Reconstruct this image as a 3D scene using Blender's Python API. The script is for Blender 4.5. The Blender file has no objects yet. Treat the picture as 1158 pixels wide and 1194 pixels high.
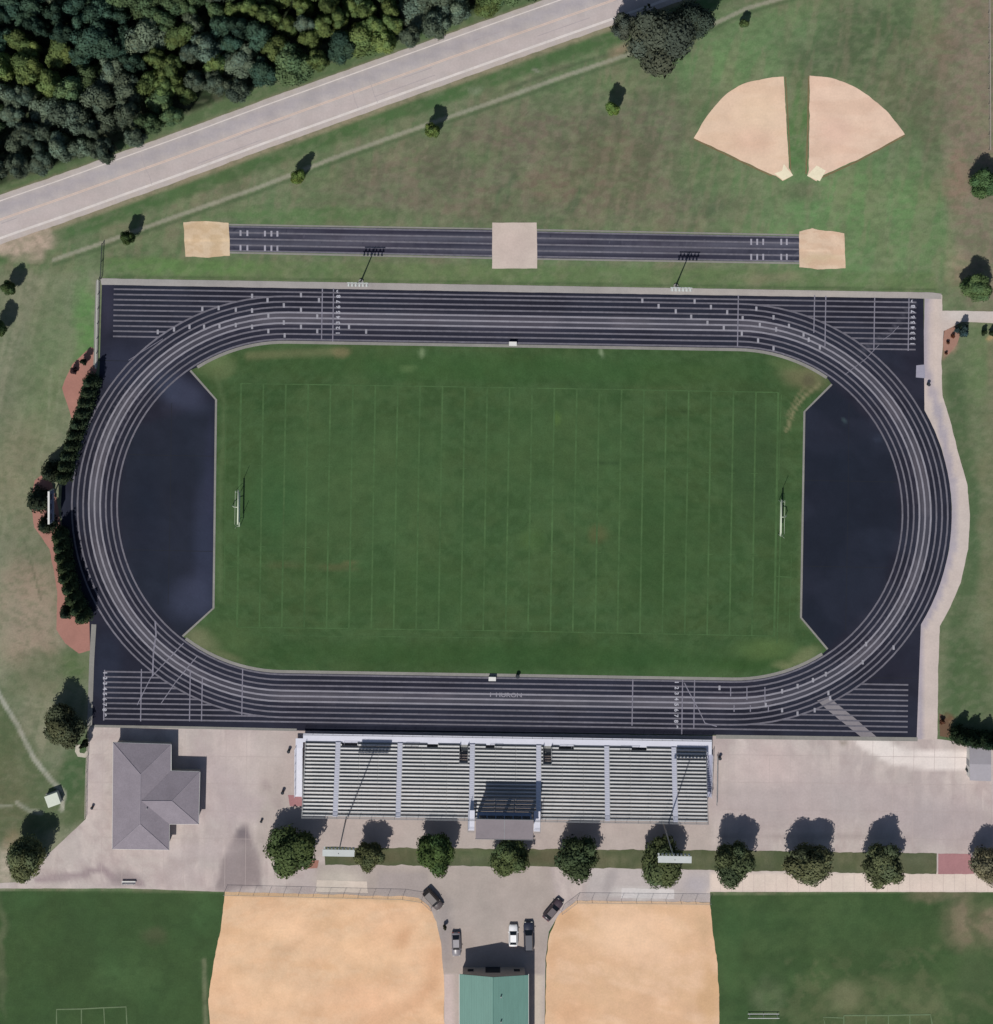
import bpy, bmesh, math, random
import numpy as np
from mathutils import Vector, Matrix
random.seed(7); RNG = np.random.default_rng(7)
S = 0.1752            # metres per photo pixel
H = 370.0             # camera height
NX, NY = 555.0, 262.0 # pixel of the point straight below the camera
K = (1.0, 1.0, 1.0)
scene = bpy.context.scene
COL = scene.collection
# ------------------------------------------------------------ helpers
def lin1(c):
    c = c / 255.0
    return c / 12.92 if c <= 0.04045 else ((c + 0.055) / 1.055) ** 2.4
def C(r, g, b): return (lin1(r) * K[0], lin1(g) * K[1], lin1(b) * K[2])
def W(px, py, z=0.0):
    return Vector(((px - 579) * S, (597 - py) * S, z))
def G(px, py, h):     # photo pixel of a point at height h -> its ground pixel
    f = 1 - h / H
    return NX + (px - NX) * f, NY + (py - NY) * f
def P(px, py, h):
    return W(*G(px, py, h), h)
AR = math.radians(0.95)
def T(u, v):
    return (594.5 + u * math.cos(AR) - v * math.sin(AR), 595.3 + u * math.sin(AR) + v * math.cos(AR))
def tag(o, label=None, cat=None, group=None, kind=None):
    if label: o['label'] = label
    if cat: o['category'] = cat
    if group: o['group'] = group
    if kind: o['kind'] = kind
    return o
def empty(name, loc=(0, 0, 0), rz=0.0, label=None, cat=None, group=None):
    o = bpy.data.objects.new(name, None); COL.objects.link(o)
    o.location = loc; o.rotation_euler = (0, 0, rz); o.empty_display_size = 0.5
    return tag(o, label, cat, group)
def link(name, me, mat, parent=None):
    o = bpy.data.objects.new(name, me); COL.objects.link(o)
    if mat and not me.materials: me.materials.append(mat)
    if parent: o.parent = parent
    return o
class MB:
    def __init__(s): s.bm = bmesh.new()
    def box(s, x0, x1, y0, y1, z0, z1):
        vs = [s.bm.verts.new(p) for p in ((x0,y0,z0),(x1,y0,z0),(x1,y1,z0),(x0,y1,z0),(x0,y0,z1),(x1,y0,z1),(x1,y1,z1),(x0,y1,z1))]
        for f in ((3,2,1,0),(4,5,6,7),(0,1,5,4),(1,2,6,5),(2,3,7,6),(3,0,4,7)): s.bm.faces.new([vs[i] for i in f])
        return s
    def tube(s, a, b, r0, r1=None, n=8, cap=True):
        a, b = Vector(a), Vector(b); r1 = r0 if r1 is None else r1
        d = (b - a).normalized(); q = d.to_track_quat('Z', 'Y')
        A, B = [], []
        for i in range(n):
            t = 2 * math.pi * i / n; e = q @ Vector((math.cos(t), math.sin(t), 0))
            A.append(s.bm.verts.new(a + e * r0)); B.append(s.bm.verts.new(b + e * r1))
        for i in range(n):
            j = (i + 1) % n; s.bm.faces.new((A[i], A[j], B[j], B[i]))
        if cap: s.bm.faces.new(A[::-1]); s.bm.faces.new(B)
        return s
    def quad(s, *pts):
        s.bm.faces.new([s.bm.verts.new(p) for p in pts]); return s
    def slab(s, pts, t):   # polygon (3D points) thickened downward
        top = [s.bm.verts.new(p) for p in pts]; bot = [s.bm.verts.new((p[0], p[1], p[2] - t)) for p in pts]
        s.bm.faces.new(top); s.bm.faces.new(bot[::-1]); n = len(pts)
        for i in range(n): j = (i + 1) % n; s.bm.faces.new((top[j], top[i], bot[i], bot[j]))
        return s
    def wall(s, pts, z0, z1, closed=True):
        n = len(pts)
        for i in range(n if closed else n - 1):
            a, b = pts[i], pts[(i + 1) % n]
            s.quad((a[0], a[1], z0), (b[0], b[1], z0), (b[0], b[1], z1), (a[0], a[1], z1))
        return s
    def build(s, name, mat, parent=None, smooth=False, bevel=0):
        bmesh.ops.recalc_face_normals(s.bm, faces=s.bm.faces)
        if bevel: bmesh.ops.bevel(s.bm, geom=list(s.bm.edges), offset=bevel, segments=1, affect='EDGES')
        me = bpy.data.meshes.new(name); s.bm.to_mesh(me); s.bm.free()
        if smooth: me.polygons.foreach_set('use_smooth', [True] * len(me.polygons))
        return link(name, me, mat, parent)
def copy_tree(o, parent=None):
    c = o.copy(); COL.objects.link(c); c.parent = parent
    for ch in [x for x in bpy.data.objects if x.parent == o]:
        copy_tree(ch, c)
    return c
# ------------------------------------------------------------ numpy noise
def vnoise(x, y, seed=0):
    xi = np.floor(x).astype(np.int64); yi = np.floor(y).astype(np.int64); xf = x - xi; yf = y - yi
    def h(a, b):
        n = (a * 374761393 + b * 668265263 + seed * 1442695041) & 0xffffffff
        n = ((n ^ (n >> 13)) * 1274126177) & 0xffffffff
        return ((n ^ (n >> 16)) & 0xffff) / 65535.0
    u = xf * xf * (3 - 2 * xf); v = yf * yf * (3 - 2 * yf)
    return (h(xi, yi) * (1 - u) + h(xi + 1, yi) * u) * (1 - v) + (h(xi, yi + 1) * (1 - u) + h(xi + 1, yi + 1) * u) * v
def fbm(x, y, seed=0, o=4):
    s = np.zeros_like(x); a = 0.5
    for i in range(o):
        s += a * vnoise(x, y, seed + i * 17); x = x * 2.03 + 11.3; y = y * 2.03 + 5.7; a *= .5
    return s / (1 - .5 ** o) - 0.5     # about -.5 .. .5
def segdist(x, y, a, b):
    ax, ay = a; bx, by = b; dx, dy = bx - ax, by - ay
    t = np.clip(((x - ax) * dx + (y - ay) * dy) / (dx * dx + dy * dy + 1e-9), 0, 1)
    return np.hypot(x - ax - t * dx, y - ay - t * dy)
def sdf(x, y, pts):
    d = np.full(x.shape, 1e9); ins = np.zeros(x.shape, bool); n = len(pts)
    for i in range(n):
        a, b = pts[i], pts[(i + 1) % n]; d = np.minimum(d, segdist(x, y, a, b))
        c = ((a[1] > y) != (b[1] > y)) & (x < (b[0] - a[0]) * (y - a[1]) / ((b[1] - a[1]) or 1e-9) + a[0]); ins ^= c
    return np.where(ins, d, -d)
def sm(t): t = np.clip(t, 0, 1); return t * t * (3 - 2 * t)
def paint(x, y, base, ops, warp=8.0, mottle=0.10):
    """x, y pixel coordinates -> linear colours."""
    col = np.tile(np.array(C(*base)), (x.size, 1))
    wx = x + warp * 2 * fbm(x / 22, y / 22, 3); wy = y + warp * 2 * fbm(x / 22 + 50, y / 22, 9)
    for op in ops:
        k = op[0]
        if k == 'n':      # noise patches: ('n', wavelength x, y, angle, threshold, soft, colour, strength, seed)
            lx, ly, ang, th, soft, c, st, sd = op[1:9]; a = math.radians(ang)
            u = (x * math.cos(a) + y * math.sin(a)) / lx; v = (-x * math.sin(a) + y * math.cos(a)) / ly
            m = sm((fbm(u, v, sd, 5) - th) / soft + .5) * st
            if len(op) > 9: m = m * sm(sdf(x, y, op[9]) / 10 + .5)
        elif k == 'b':
            _, cx, cy, rx, ry, ang, c, st = op; a = math.radians(ang)
            dx = (wx - cx) * math.cos(a) + (wy - cy) * math.sin(a); dy = -(wx - cx) * math.sin(a) + (wy - cy) * math.cos(a)
            m = sm(1.35 - np.hypot(dx / rx, dy / ry) * 1.0) * st
        elif k == 'p':
            _, pts, soft, c, st = op; m = sm(sdf(wx, wy, pts) / soft + .5) * st
        elif k == 'P':
            _, pts, soft, c, st = op; m = sm(sdf(x, y, pts) / soft + .5) * st
        else:
            _, pts, w, soft, c, st = op; d = np.full(x.shape, 1e9)
            for i in range(len(pts) - 1): d = np.minimum(d, segdist(x, y, pts[i], pts[i + 1]))
            d = d + 1.2 * fbm(x / 5, y / 5, 5); m = sm((w / 2 - d) / soft + .5) * st
        if c == 'mot': continue
        col = col * (1 - m[:, None]) + np.array(C(*c))[None] * m[:, None]
    mo = 1 + mottle * 2 * (fbm(x / 30, y / 30, 21) + .6 * fbm(x / 7, y / 7, 31))
    tint = fbm(x / 45, y / 45, 77)
    col *= mo[:, None]; col[:, 0] *= 1 + mottle * 1.2 * tint
    return np.clip(col, 0.002, 1)
def set_col(me, col):
    at = me.color_attributes.new('Col', 'FLOAT_COLOR', 'POINT')
    rgba = np.ones((len(col), 4), np.float32); rgba[:, :3] = col; at.data.foreach_set('color', rgba.ravel())
# ------------------------------------------------------------ materials
def mat(name, color=None, rough=0.85, var=0.12, scales=((0.35, 1), (2.2, .7)), attr=None, objcol=False, metal=0, spec=0.3, bump=0.0, bscale=3.0, stretch=None, trans=0.0):
    m = bpy.data.materials.new(name); m.use_nodes = True; nt = m.node_tree; N, L = nt.nodes, nt.links
    b = N['Principled BSDF']; b.inputs['Roughness'].default_value = rough; b.inputs['Metallic'].default_value = metal
    b.inputs['Specular IOR Level'].default_value = spec
    geo = N.new('ShaderNodeNewGeometry') if not objcol else N.new('ShaderNodeTexCoord')
    pos = geo.outputs['Position'] if not objcol else geo.outputs['Object']
    if stretch:
        mp = N.new('ShaderNodeMapping'); mp.inputs['Scale'].default_value = stretch; L.new(pos, mp.inputs['Vector']); pos = mp.outputs['Vector']
    if attr:
        a = N.new('ShaderNodeAttribute'); a.attribute_name = attr; cur = a.outputs['Color']
    else:
        r = N.new('ShaderNodeRGB'); r.outputs[0].default_value = (*(color or (1, 1, 1)), 1); cur = r.outputs[0]
    def mul(x, y, sep=False):
        mx = N.new('ShaderNodeMix'); mx.data_type = 'RGBA'; mx.blend_type = 'MULTIPLY'; mx.inputs['Factor'].default_value = 1
        L.new(x, mx.inputs['A']); L.new(y, mx.inputs['B']); return mx.outputs['Result']
    if objcol:
        oi = N.new('ShaderNodeObjectInfo'); cur = mul(cur, oi.outputs['Color'])
    for i, (sc, w) in enumerate(scales):
        if var <= 0: break
        n = N.new('ShaderNodeTexNoise'); n.inputs['Scale'].default_value = sc; n.inputs['Detail'].default_value = 4; n.inputs['Roughness'].default_value = .6
        L.new(pos, n.inputs['Vector'])
        mr = N.new('ShaderNodeMapRange'); mr.inputs['From Min'].default_value = .25; mr.inputs['From Max'].default_value = .75
        mr.inputs['To Min'].default_value = 1 - var * w; mr.inputs['To Max'].default_value = 1 + var * w
        L.new(n.outputs['Fac'], mr.inputs['Value']); cb = N.new('ShaderNodeCombineColor')
        for k in range(3): L.new(mr.outputs['Result'], cb.inputs[k])
        cur = mul(cur, cb.outputs['Color'])
        if bump and i == len(scales) - 1:
            bp = N.new('ShaderNodeBump'); bp.inputs['Strength'].default_value = bump; bp.inputs['Distance'].default_value = .05
            L.new(n.outputs['Fac'], bp.inputs['Height']); L.new(bp.outputs['Normal'], b.inputs['Normal'])
    L.new(cur, b.inputs['Base Color'])
    if trans:
        t = N.new('ShaderNodeBsdfTranslucent'); L.new(cur, t.inputs['Color']); ms = N.new('ShaderNodeMixShader'); ms.inputs[0].default_value = trans
        L.new(b.outputs[0], ms.inputs[1]); L.new(t.outputs[0], ms.inputs[2]); L.new(ms.outputs[0], N['Material Output'].inputs['Surface'])
    return m
M = {}
M['ground'] = mat('grass_ground', attr='Col', var=.13, scales=((.5, .6), (3.0, 1)), rough=1, spec=.05)
M['painted'] = mat('mottled_surface', attr='Col', var=.085, scales=((.25, 1), (2.5, .8)), rough=.95, spec=.1)
M['line'] = mat('track_paint', C(108, 106, 115), var=.22, scales=((.06, .8), (1.2, 1)), rough=.9, spec=.1)
M['line2'] = mat('track_paint_bright', C(158, 156, 166), var=.15, rough=.9, spec=.1)
M['turfline'] = mat('faded_turf_paint', C(72, 98, 62), var=.22, scales=((.12, 1), (1.0, .8)), rough=1, spec=.05)
M['kerb'] = mat('kerb_concrete', C(134, 132, 127), var=.14, scales=((.2, 1), (2, .7)))
M['alu'] = mat('weathered_aluminium', C(182, 183, 184), var=.14, scales=((.25, 1), (2.2, .7)), rough=.5, metal=.15, spec=.5)
M['alu_bright'] = mat('white_painted_metal', C(205, 206, 218), var=.05, rough=.5)
M['dark'] = mat('dark_void', C(52, 56, 62), var=.15)
M['deck'] = mat('deck_metal', C(142, 143, 141), var=.12, rough=.7)
M['steel'] = mat('galvanised_steel', C(140, 142, 145), var=.08, rough=.6)
M['white'] = mat('white_paint', C(215, 214, 210), var=.05)
M['goal'] = mat('cream_paint', C(196, 204, 184), var=.05)
M['shingle'] = mat('roof_shingle', C(137, 130, 138), var=.12, scales=((.4, .8), (4, 1)), rough=.95, spec=.1)
M['green_roof'] = mat('green_metal_roof', C(103, 141, 131), var=.1, scales=((.3, .8), (2, .6)), rough=.6, stretch=(1, .15, 1))
M['brick'] = mat('tan_wall', C(178, 168, 158), var=.1)
M['bark'] = mat('bark', C(88, 76, 64), var=.2)
M['leaf'] = mat('leaves', attr='Col', objcol=True, var=.22, scales=((.3, 1), (1.4, .7)), rough=.85, spec=.08, trans=.2)
M['tyre'] = mat('rubber', C(38, 38, 40), var=.1)
M['glass'] = mat('dark_glass', C(30, 34, 40), rough=.15, var=0, spec=.6)
M['rim'] = mat('rim_metal', C(150, 150, 155), var=0, rough=.4)
M['lamp'] = mat('lamp_housing', C(190, 194, 192), var=.05)
M['red'] = mat('red_paint', C(150, 70, 60), var=.1)
M['amber'] = mat('headlight', C(220, 220, 210), var=0, rough=.2)
M['green'] = mat('dark_green_plastic', C(40, 60, 48), var=.1)
M['boardface'] = mat('scoreboard_face', C(120, 126, 150), var=.08)
# ------------------------------------------------------------ sheets
def smooth_poly(pts, closed=True, n=6):
    out = []; N = len(pts)
    for i in range(N if closed else N - 1):
        p0 = pts[(i - 1) % N] if closed or i > 0 else pts[0]; p1 = pts[i]; p2 = pts[(i + 1) % N]; p3 = pts[(i + 2) % N] if closed or i + 2 < N else pts[-1]
        for k in range(n):
            t = k / n
            out.append(tuple(0.5 * ((2 * p1[j]) + (-p0[j] + p2[j]) * t + (2 * p0[j] - 5 * p1[j] + 4 * p2[j] - p3[j]) * t * t + (-p0[j] + 3 * p1[j] - 3 * p2[j] + p3[j]) * t ** 3) for j in (0, 1)))
    if not closed: out.append(pts[-1])
    return out
def densify(pts, step=4, closed=True):
    out = []; N = len(pts)
    for i in range(N if closed else N - 1):
        a, b = pts[i], pts[(i + 1) % N]; n = max(1, int(math.dist(a, b) / step))
        out += [(a[0] + (b[0] - a[0]) * k / n, a[1] + (b[1] - a[1]) * k / n) for k in range(n)]
    if not closed: out.append(pts[-1])
    return out
def rough_edge(pts, amp, step=3):
    pts = densify(pts, step); a = np.array(pts, float)
    a[:, 0] += amp * 2 * fbm(a[:, 0] / 9, a[:, 1] / 9, 41); a[:, 1] += amp * 2 * fbm(a[:, 0] / 9 + 30, a[:, 1] / 9, 43)
    return [tuple(p) for p in a]
def sheet(name, pts, z, base, ops=(), cut=2.5, amp=0.0, m='painted', kind='structure', parent=None, warp=6, mottle=.06, label=None):
    if amp: pts = rough_edge(pts, amp)
    bm = bmesh.new(); bm.faces.new([bm.verts.new(W(x, y, z)) for x, y in pts])
    bmesh.ops.triangulate(bm, faces=bm.faces[:])
    xs = [v.co.x for v in bm.verts]; ys = [v.co.y for v in bm.verts]
    if cut:
        for ax, lo, hi in ((0, min(xs), max(xs)), (1, min(ys), max(ys))):
            q = lo + cut
            while q < hi:
                co = Vector((q, 0, 0)) if ax == 0 else Vector((0, q, 0)); no = Vector((1, 0, 0)) if ax == 0 else Vector((0, 1, 0))
                bmesh.ops.bisect_plane(bm, geom=bm.verts[:] + bm.edges[:] + bm.faces[:], plane_co=co, plane_no=no); q += cut
    for f in bm.faces:
        f.normal_update()
        if f.normal.z < 0: f.normal_flip()
    me = bpy.data.meshes.new(name); bm.to_mesh(me); bm.free()
    co = np.empty(len(me.vertices) * 3, np.float32); me.vertices.foreach_get('co', co); co = co.reshape(-1, 3)
    set_col(me, paint(co[:, 0] / S + 579, 597 - co[:, 1] / S, base, ops, warp, mottle))
    o = link(name, me, M[m], parent)
    if not parent: tag(o, label=label, kind=kind)
    return o
class Strips:
    def __init__(s): s.v = []; s.f = []; s.k = 0
    def line(s, pts, w, z, closed=False):
        """pts in px, w metres"""
        n = len(pts); hw = w / 2 / S; base = len(s.v); s.k += 1; z += s.k * .00018
        for i in range(n):
            a = pts[(i - 1) % n] if closed or i > 0 else pts[i]; b = pts[(i + 1) % n] if closed or i < n - 1 else pts[i]
            dx, dy = b[0] - a[0], b[1] - a[1]; l = math.hypot(dx, dy) or 1; nx, ny = -dy / l * hw, dx / l * hw
            s.v.append(W(pts[i][0] - nx, pts[i][1] - ny, z)); s.v.append(W(pts[i][0] + nx, pts[i][1] + ny, z))
        for i in range(n if closed else n - 1):
            j = (i + 1) % n; s.f.append((base + 2 * i, base + 2 * i + 1, base + 2 * j + 1, base + 2 * j))
        return s
    def build(s, name, m, parent=None, kind=None):
        me = bpy.data.meshes.new(name); me.from_pydata(s.v, [], s.f); o = link(name, me, m, parent)
        if kind: o['kind'] = kind
        return o
# ------------------------------------------------------------ ground
road_c = [(-60, 279), (0, 256), (75, 230), (150, 203), (225, 176), (300, 148), (375, 121), (450, 94), (520, 69), (590, 44), (655, 21), (715, 0), (790, -27), (900, -66)]
trail = [(62, 303), (120, 283), (200, 254), (300, 219), (400, 180), (490, 148), (580, 117), (660, 88), (725, 66), (815, 36), (870, 10), (930, -8)]
ditch = [(590, 105), (660, 78), (700, 66), (735, 60)]
grass_ops = [
    ('n', 60, 30, -15, .06, .2, (112, 112, 92), .45, 201), ('n', 26, 16, -15, .02, .22, (84, 108, 72), .35, 211), ('n', 12, 7, -15, .05, .2, (114, 112, 92), .3, 221),
    ('p', [(400, 215), (400, 195), (500, 160), (600, 128), (700, 120), (790, 110), (815, 180), (850, 240), (820, 262), (600, 256), (420, 252)], 40, (102, 100, 84), .85),
    ('b', 620, 165, 70, 30, -10, (112, 102, 90), .6),
    ('b', 720, 190, 90, 45, 0, (100, 98, 78), .55),
    ('b', 430, 225, 90, 30, -10, (104, 102, 84), .6),
    ('b', 540, 235, 60, 22, 0, (114, 104, 88), .6),
    ('b', 650, 215, 55, 22, 0, (118, 104, 90), .6),
    ('b', 560, 185, 28, 12, -20, (84, 112, 74), .7),
    ('b', 590, 222, 7, 28, 25, (70, 92, 66), .8), ('b', 672, 232, 7, 34, 38, (70, 92, 66), .8), ('b', 823, 243, 22, 12, 0, (72, 96, 68), .6),  # last blob is the lamp-bank shadow painted into the grass
    ('b', 860, 70, 70, 46, -15, (104, 128, 90), .95), ('b', 920, 40, 60, 40, 0, (98, 122, 84), .85),
    ('b', 985, 65, 80, 30, 0, (84, 98, 72), .85), ('b', 1020, 30, 60, 35, 0, (78, 96, 68), .7), ('b', 1060, 110, 36, 60, 0, (94, 100, 76), .7), ('b', 930, 160, 14, 80, 0, (86, 116, 72), 1), ('b', 830, 195, 50, 40, 0, (94, 118, 82), .8), ('b', 1050, 180, 30, 50, 0, (92, 114, 78), .7), ('b', 850, 75, 60, 30, -10, (102, 130, 88), .9),
    ('b', 1000, 255, 130, 80, 0, (102, 133, 88), 1), ('b', 880, 215, 70, 22, 15, (98, 122, 84), .8), ('b', 1010, 290, 120, 40, 0, (102, 128, 86), .9),
    ('b', 820, 150, 22, 80, 0, (88, 108, 74), .6), ('b', 935, 225, 30, 14, 0, (96, 100, 78), .7),
    ('P', [(1100, -60), (1300, -60), (1300, 350), (1128, 350), (1106, 250), (1098, 120)], 20, (122, 112, 98), .9),
    ('b', 1135, 120, 24, 170, 0, (132, 118, 104), .6), ('b', 1085, 120, 20, 90, 0, (104, 100, 82), .6), ('b', 1118, 205, 16, 45, 0, (140, 118, 102), .7),
    ('b', 1120, 318, 16, 28, -25, (148, 134, 112), .75), ('b', 1100, 60, 18, 40, 0, (124, 110, 94), .6),
    ('n', 60, 8, 100, .04, .14, (140, 124, 108), .25, 243), ('n', 10, 6, 0, .05, .14, (118, 134, 98), .3, 247),
    # roadside
    ('l', [(x, y + 41) for x, y in road_c], 20, 10, (72, 100, 62), .85),
    ('l', [(x, y + 29) for x, y in road_c], 11, 6, (152, 138, 118), .7),
    ('l', [(x, y - 34) for x, y in road_c], 22, 9, (86, 104, 72), .95),
    ('l', [(x, y - 27) for x, y in road_c], 6, 5, (132, 124, 104), .7),
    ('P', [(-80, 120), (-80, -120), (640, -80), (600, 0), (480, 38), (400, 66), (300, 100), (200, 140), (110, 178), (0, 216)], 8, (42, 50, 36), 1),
    ('p', [(-20, 288), (60, 262), (62, 288), (50, 300), (10, 296), (-20, 310)], 8, (172, 156, 140), 1), ('b', 28, 283, 42, 16, -12, (172, 156, 140), .9),
    ('l', trail, 3.6, 2.5, (130, 134, 114), .75), ('l', [(x, y + 6) for x, y in trail], 4, 4, (80, 98, 70), .5),
    ('l', ditch, 4, 3, (66, 78, 58), .5), ('b', 720, 62, 16, 8, -20, (140, 124, 104), .8), ('b', 626, 82, 5, 4, 0, (132, 134, 118), .8), ('b', 553, 108, 10, 6, 0, (120, 134, 108), .7),
    ('b', 360, 250, 130, 10, 0, (88, 116, 74), .7),
    ('P', [(122, 300), (1090, 318), (1095, 342), (118, 325)], 6, (98, 118, 78), .7), ('b', 220, 312, 100, 10, 1, (98, 128, 78), .8), ('b', 900, 325, 40, 8, 0, (128, 126, 100), .7),
    ('l', [(125, 322), (600, 330), (1090, 338)], 3, 3, (64, 82, 56), .6),
    # west
    ('P', [(-300, 320), (118, 320), (107, 845), (107, 1000), (-300, 1000)], 20, (122, 126, 104), .95), ('n', 140, 7, 104, .02, .16, (136, 136, 114), .5, 231, [(-300, 300), (118, 318), (107, 845), (107, 1030), (-300, 1030)]), ('n', 120, 6, 104, .05, .14, (102, 112, 86), .45, 233, [(-300, 300), (118, 318), (107, 845), (107, 1030), (-300, 1030)]),
    ('b', 100, 390, 16, 70, 0, (92, 130, 76), .9), ('b', 60, 420, 34, 110, 8, (104, 122, 86), .6), ('b', 20, 560, 45, 80, 0, (128, 126, 102), .7),
    ('b', 38, 640, 40, 50, 0, (114, 114, 94), .7), ('b', 35, 725, 46, 70, 0, (152, 137, 120), .95), ('b', 30, 675, 30, 20, 0, (146, 130, 114), .5), ('b', 60, 780, 50, 25, 0, (102, 110, 84), .8),
    ('b', 15, 800, 14, 20, 0, (80, 98, 68), .6), ('b', 88, 775, 22, 22, 0, (84, 104, 68), .8), ('b', 45, 800, 50, 16, 0, (116, 118, 94), .5),
    ('P', [(-300, 790), (-5, 800), (60, 905), (105, 850), (105, 960), (-300, 1040)], 16, (82, 96, 66), .8),
    ('b', 88, 900, 22, 50, 10, (66, 92, 60), .8), ('b', 12, 930, 30, 60, 0, (104, 104, 80), .6), ('b', 15, 985, 12, 16, 0, (140, 124, 100), .7),
    ('l', [(8, 440), (2, 520), (12, 620)], 3, 5, (100, 110, 84), .4), ('l', [(60, 430), (55, 500), (40, 560)], 2, 3, (136, 140, 116), .5), ('l', [(72, 420), (64, 500), (52, 560)], 2, 3, (136, 140, 116), .4),
    ('l', [(28, 630), (40, 670), (48, 700)], 2.5, 2, (84, 92, 70), .5), ('l', [(-10, 790), (0, 812), (20, 845), (40, 885), (60, 910), (75, 925), (72, 944)], 5.5, 2.5, (156, 156, 142), 1),
    ('l', [(20, 936), (34, 945), (48, 948)], 5, 3, (150, 150, 136), .8), ('l', [(-5, 940), (14, 940)], 2.5, 2, (144, 146, 130), .8),
    ('b', 8, 1012, 16, 26, 0, (176, 164, 148), .95),
    # east
    ('P', [(1085, 380), (1400, 380), (1400, 862), (1085, 862)], 6, (104, 114, 86), 1),
    ('b', 1145, 430, 30, 50, 0, (98, 118, 80), .6), ('l', [(1112, 440), (1122, 520), (1138, 590), (1134, 660), (1118, 730), (1108, 860)], 22, 14, (76, 96, 66), .8),
    ('b', 1154, 640, 14, 220, 0, (114, 116, 90), .8), ('b', 1134, 800, 26, 60, 0, (74, 94, 62), .7), ('b', 1158, 430, 10, 60, 0, (128, 118, 98), .5),
    ('b', 1108, 842, 6, 8, 0, (118, 80, 66), .8),
    ('P', [(1083, 378), (1114, 375), (1116, 402), (1100, 420), (1100, 380)], 5, (160, 120, 108), .85), ('b', 1108, 405, 8, 10, 0, (162, 132, 114), .8),
    ('b', 1155, 395, 9, 5, 0, (168, 144, 108), .8),
    ('n', 9, 5, -15, .05, .16, (128, 128, 106), .22, 241), ('n', 7, 4, 20, .06, .16, (74, 94, 64), .28, 251),
    ('l', trail, 4.2, 2.0, (142, 142, 124), .9), ('l', [(x, y + 5.5) for x, y in trail], 3, 3, (76, 94, 66), .5),
    # south
    ('P', [(-300, 1037), (830, 1044), (1085, 1040), (1500, 1040), (1500, 1500), (-300, 1500)], 2.5, (64, 86, 54), 1),
    ('b', 180, 1090, 16, 14, 0, (84, 90, 66), .7), ('b', 150, 1140, 45, 25, 0, (76, 100, 64), .6), ('b', 90, 1100, 30, 50, 0, (58, 78, 50), .6), ('b', 40, 1050, 20, 16, 0, (66, 92, 58), .6), ('b', 235, 1060, 18, 30, 0, (72, 98, 62), .5),
    ('b', 2, 1110, 6, 70, 0, (96, 104, 78), .8), ('l', [(238, 1120), (240, 1200)], 5, 4, (120, 124, 98), .7),
    ('b', 1140, 1078, 44, 34, 0, (130, 118, 98), .9), ('b', 1100, 1044, 40, 8, 0, (120, 112, 92), .7), ('b', 1040, 1170, 110, 35, 0, (104, 110, 80), .6), ('b', 895, 1160, 22, 26, 0, (100, 110, 82), .7),
    ('n', 30, 22, 0, .04, .16, (76, 96, 62), .5, 261, [(828, 1042), (1500, 1042), (1500, 1500), (828, 1500)]), ('n', 12, 9, 0, .05, .14, (58, 77, 50), .35, 271, [(-300, 1040), (1500, 1044), (1500, 1500), (-300, 1500)]), ('n', 14, 9, 30, .07, .14, (104, 108, 80), .3, 281, [(900, 1120), (1500, 1060), (1500, 1500), (900, 1500)]),
    ('b', 1140, 1135, 24, 26, 0, (78, 94, 64), .8), ('b', 1020, 1105, 60, 22, -15, (66, 84, 54), .5), ('b', 985, 1160, 22, 18, 0, (116, 118, 90), .6), ('b', 850, 1110, 14, 60, 0, (70, 96, 60), .5),
]
def axis(lo, hi, step):
    a = list(np.arange(lo, hi + step, step)); s = step * 1.6; p = a[-1]; out = []
    while p < 2500: p += s; out.append(p); s *= 1.35
    s = step * 1.6; p = a[0]; pre = []
    while p > -2500: p -= s; pre.append(p); s *= 1.35
    return np.array(pre[::-1] + a + out)
gx, gy = axis(-112, 112, .42), axis(-115, 115, .42)
X, Y = np.meshgrid(gx, gy); nx_, ny_ = len(gx), len(gy)
me = bpy.data.meshes.new('ground')
co = np.zeros((nx_ * ny_, 3), np.float32); co[:, 0] = X.ravel(); co[:, 1] = Y.ravel()
idx = np.arange(nx_ * ny_).reshape(ny_, nx_)
q = np.stack([idx[:-1, :-1], idx[:-1, 1:], idx[1:, 1:], idx[1:, :-1]], -1).reshape(-1, 4)
me.vertices.add(len(co)); me.vertices.foreach_set('co', co.ravel()); me.loops.add(q.size); me.loops.foreach_set('vertex_index', q.ravel().astype(np.int32))
me.polygons.add(len(q)); me.polygons.foreach_set('loop_start', np.arange(0, q.size, 4, dtype=np.int32)); me.update(); me.validate()
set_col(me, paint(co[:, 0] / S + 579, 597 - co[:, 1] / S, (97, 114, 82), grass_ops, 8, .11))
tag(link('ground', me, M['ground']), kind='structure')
# ------------------------------------------------------------ road
rc = smooth_poly(road_c, False, 4)
def offset(pts, d):
    out = []
    for i, p in enumerate(pts):
        a = pts[max(0, i - 1)]; b = pts[min(len(pts) - 1, i + 1)]; dx, dy = b[0] - a[0], b[1] - a[1]; l = math.hypot(dx, dy)
        out.append((p[0] - dy / l * d, p[1] + dx / l * d))
    return out
up, lo = offset(rc, -27), offset(rc, 27.5)
road = sheet('road', up + lo[::-1], .012, (180, 172, 170), [
    ('l', offset(rc, -12), 13, 6, (164, 158, 163), .8), ('l', offset(rc, 12), 15, 8, (186, 174, 172), .7),
    ('l', offset(rc, 25), 6, 4, (182, 170, 160), .6), ('l', offset(rc, -25), 5, 4, (172, 162, 154), .6)], cut=1.5, amp=.7, warp=2, mottle=.03)
s_ = Strips(); s_.line(offset(rc, -.6), .18, .018); s_.line(offset(rc, .9), .18, .018); s_.build('centre_lines', mat('worn_orange_paint', C(204, 183, 171), var=.1), road)
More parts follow.
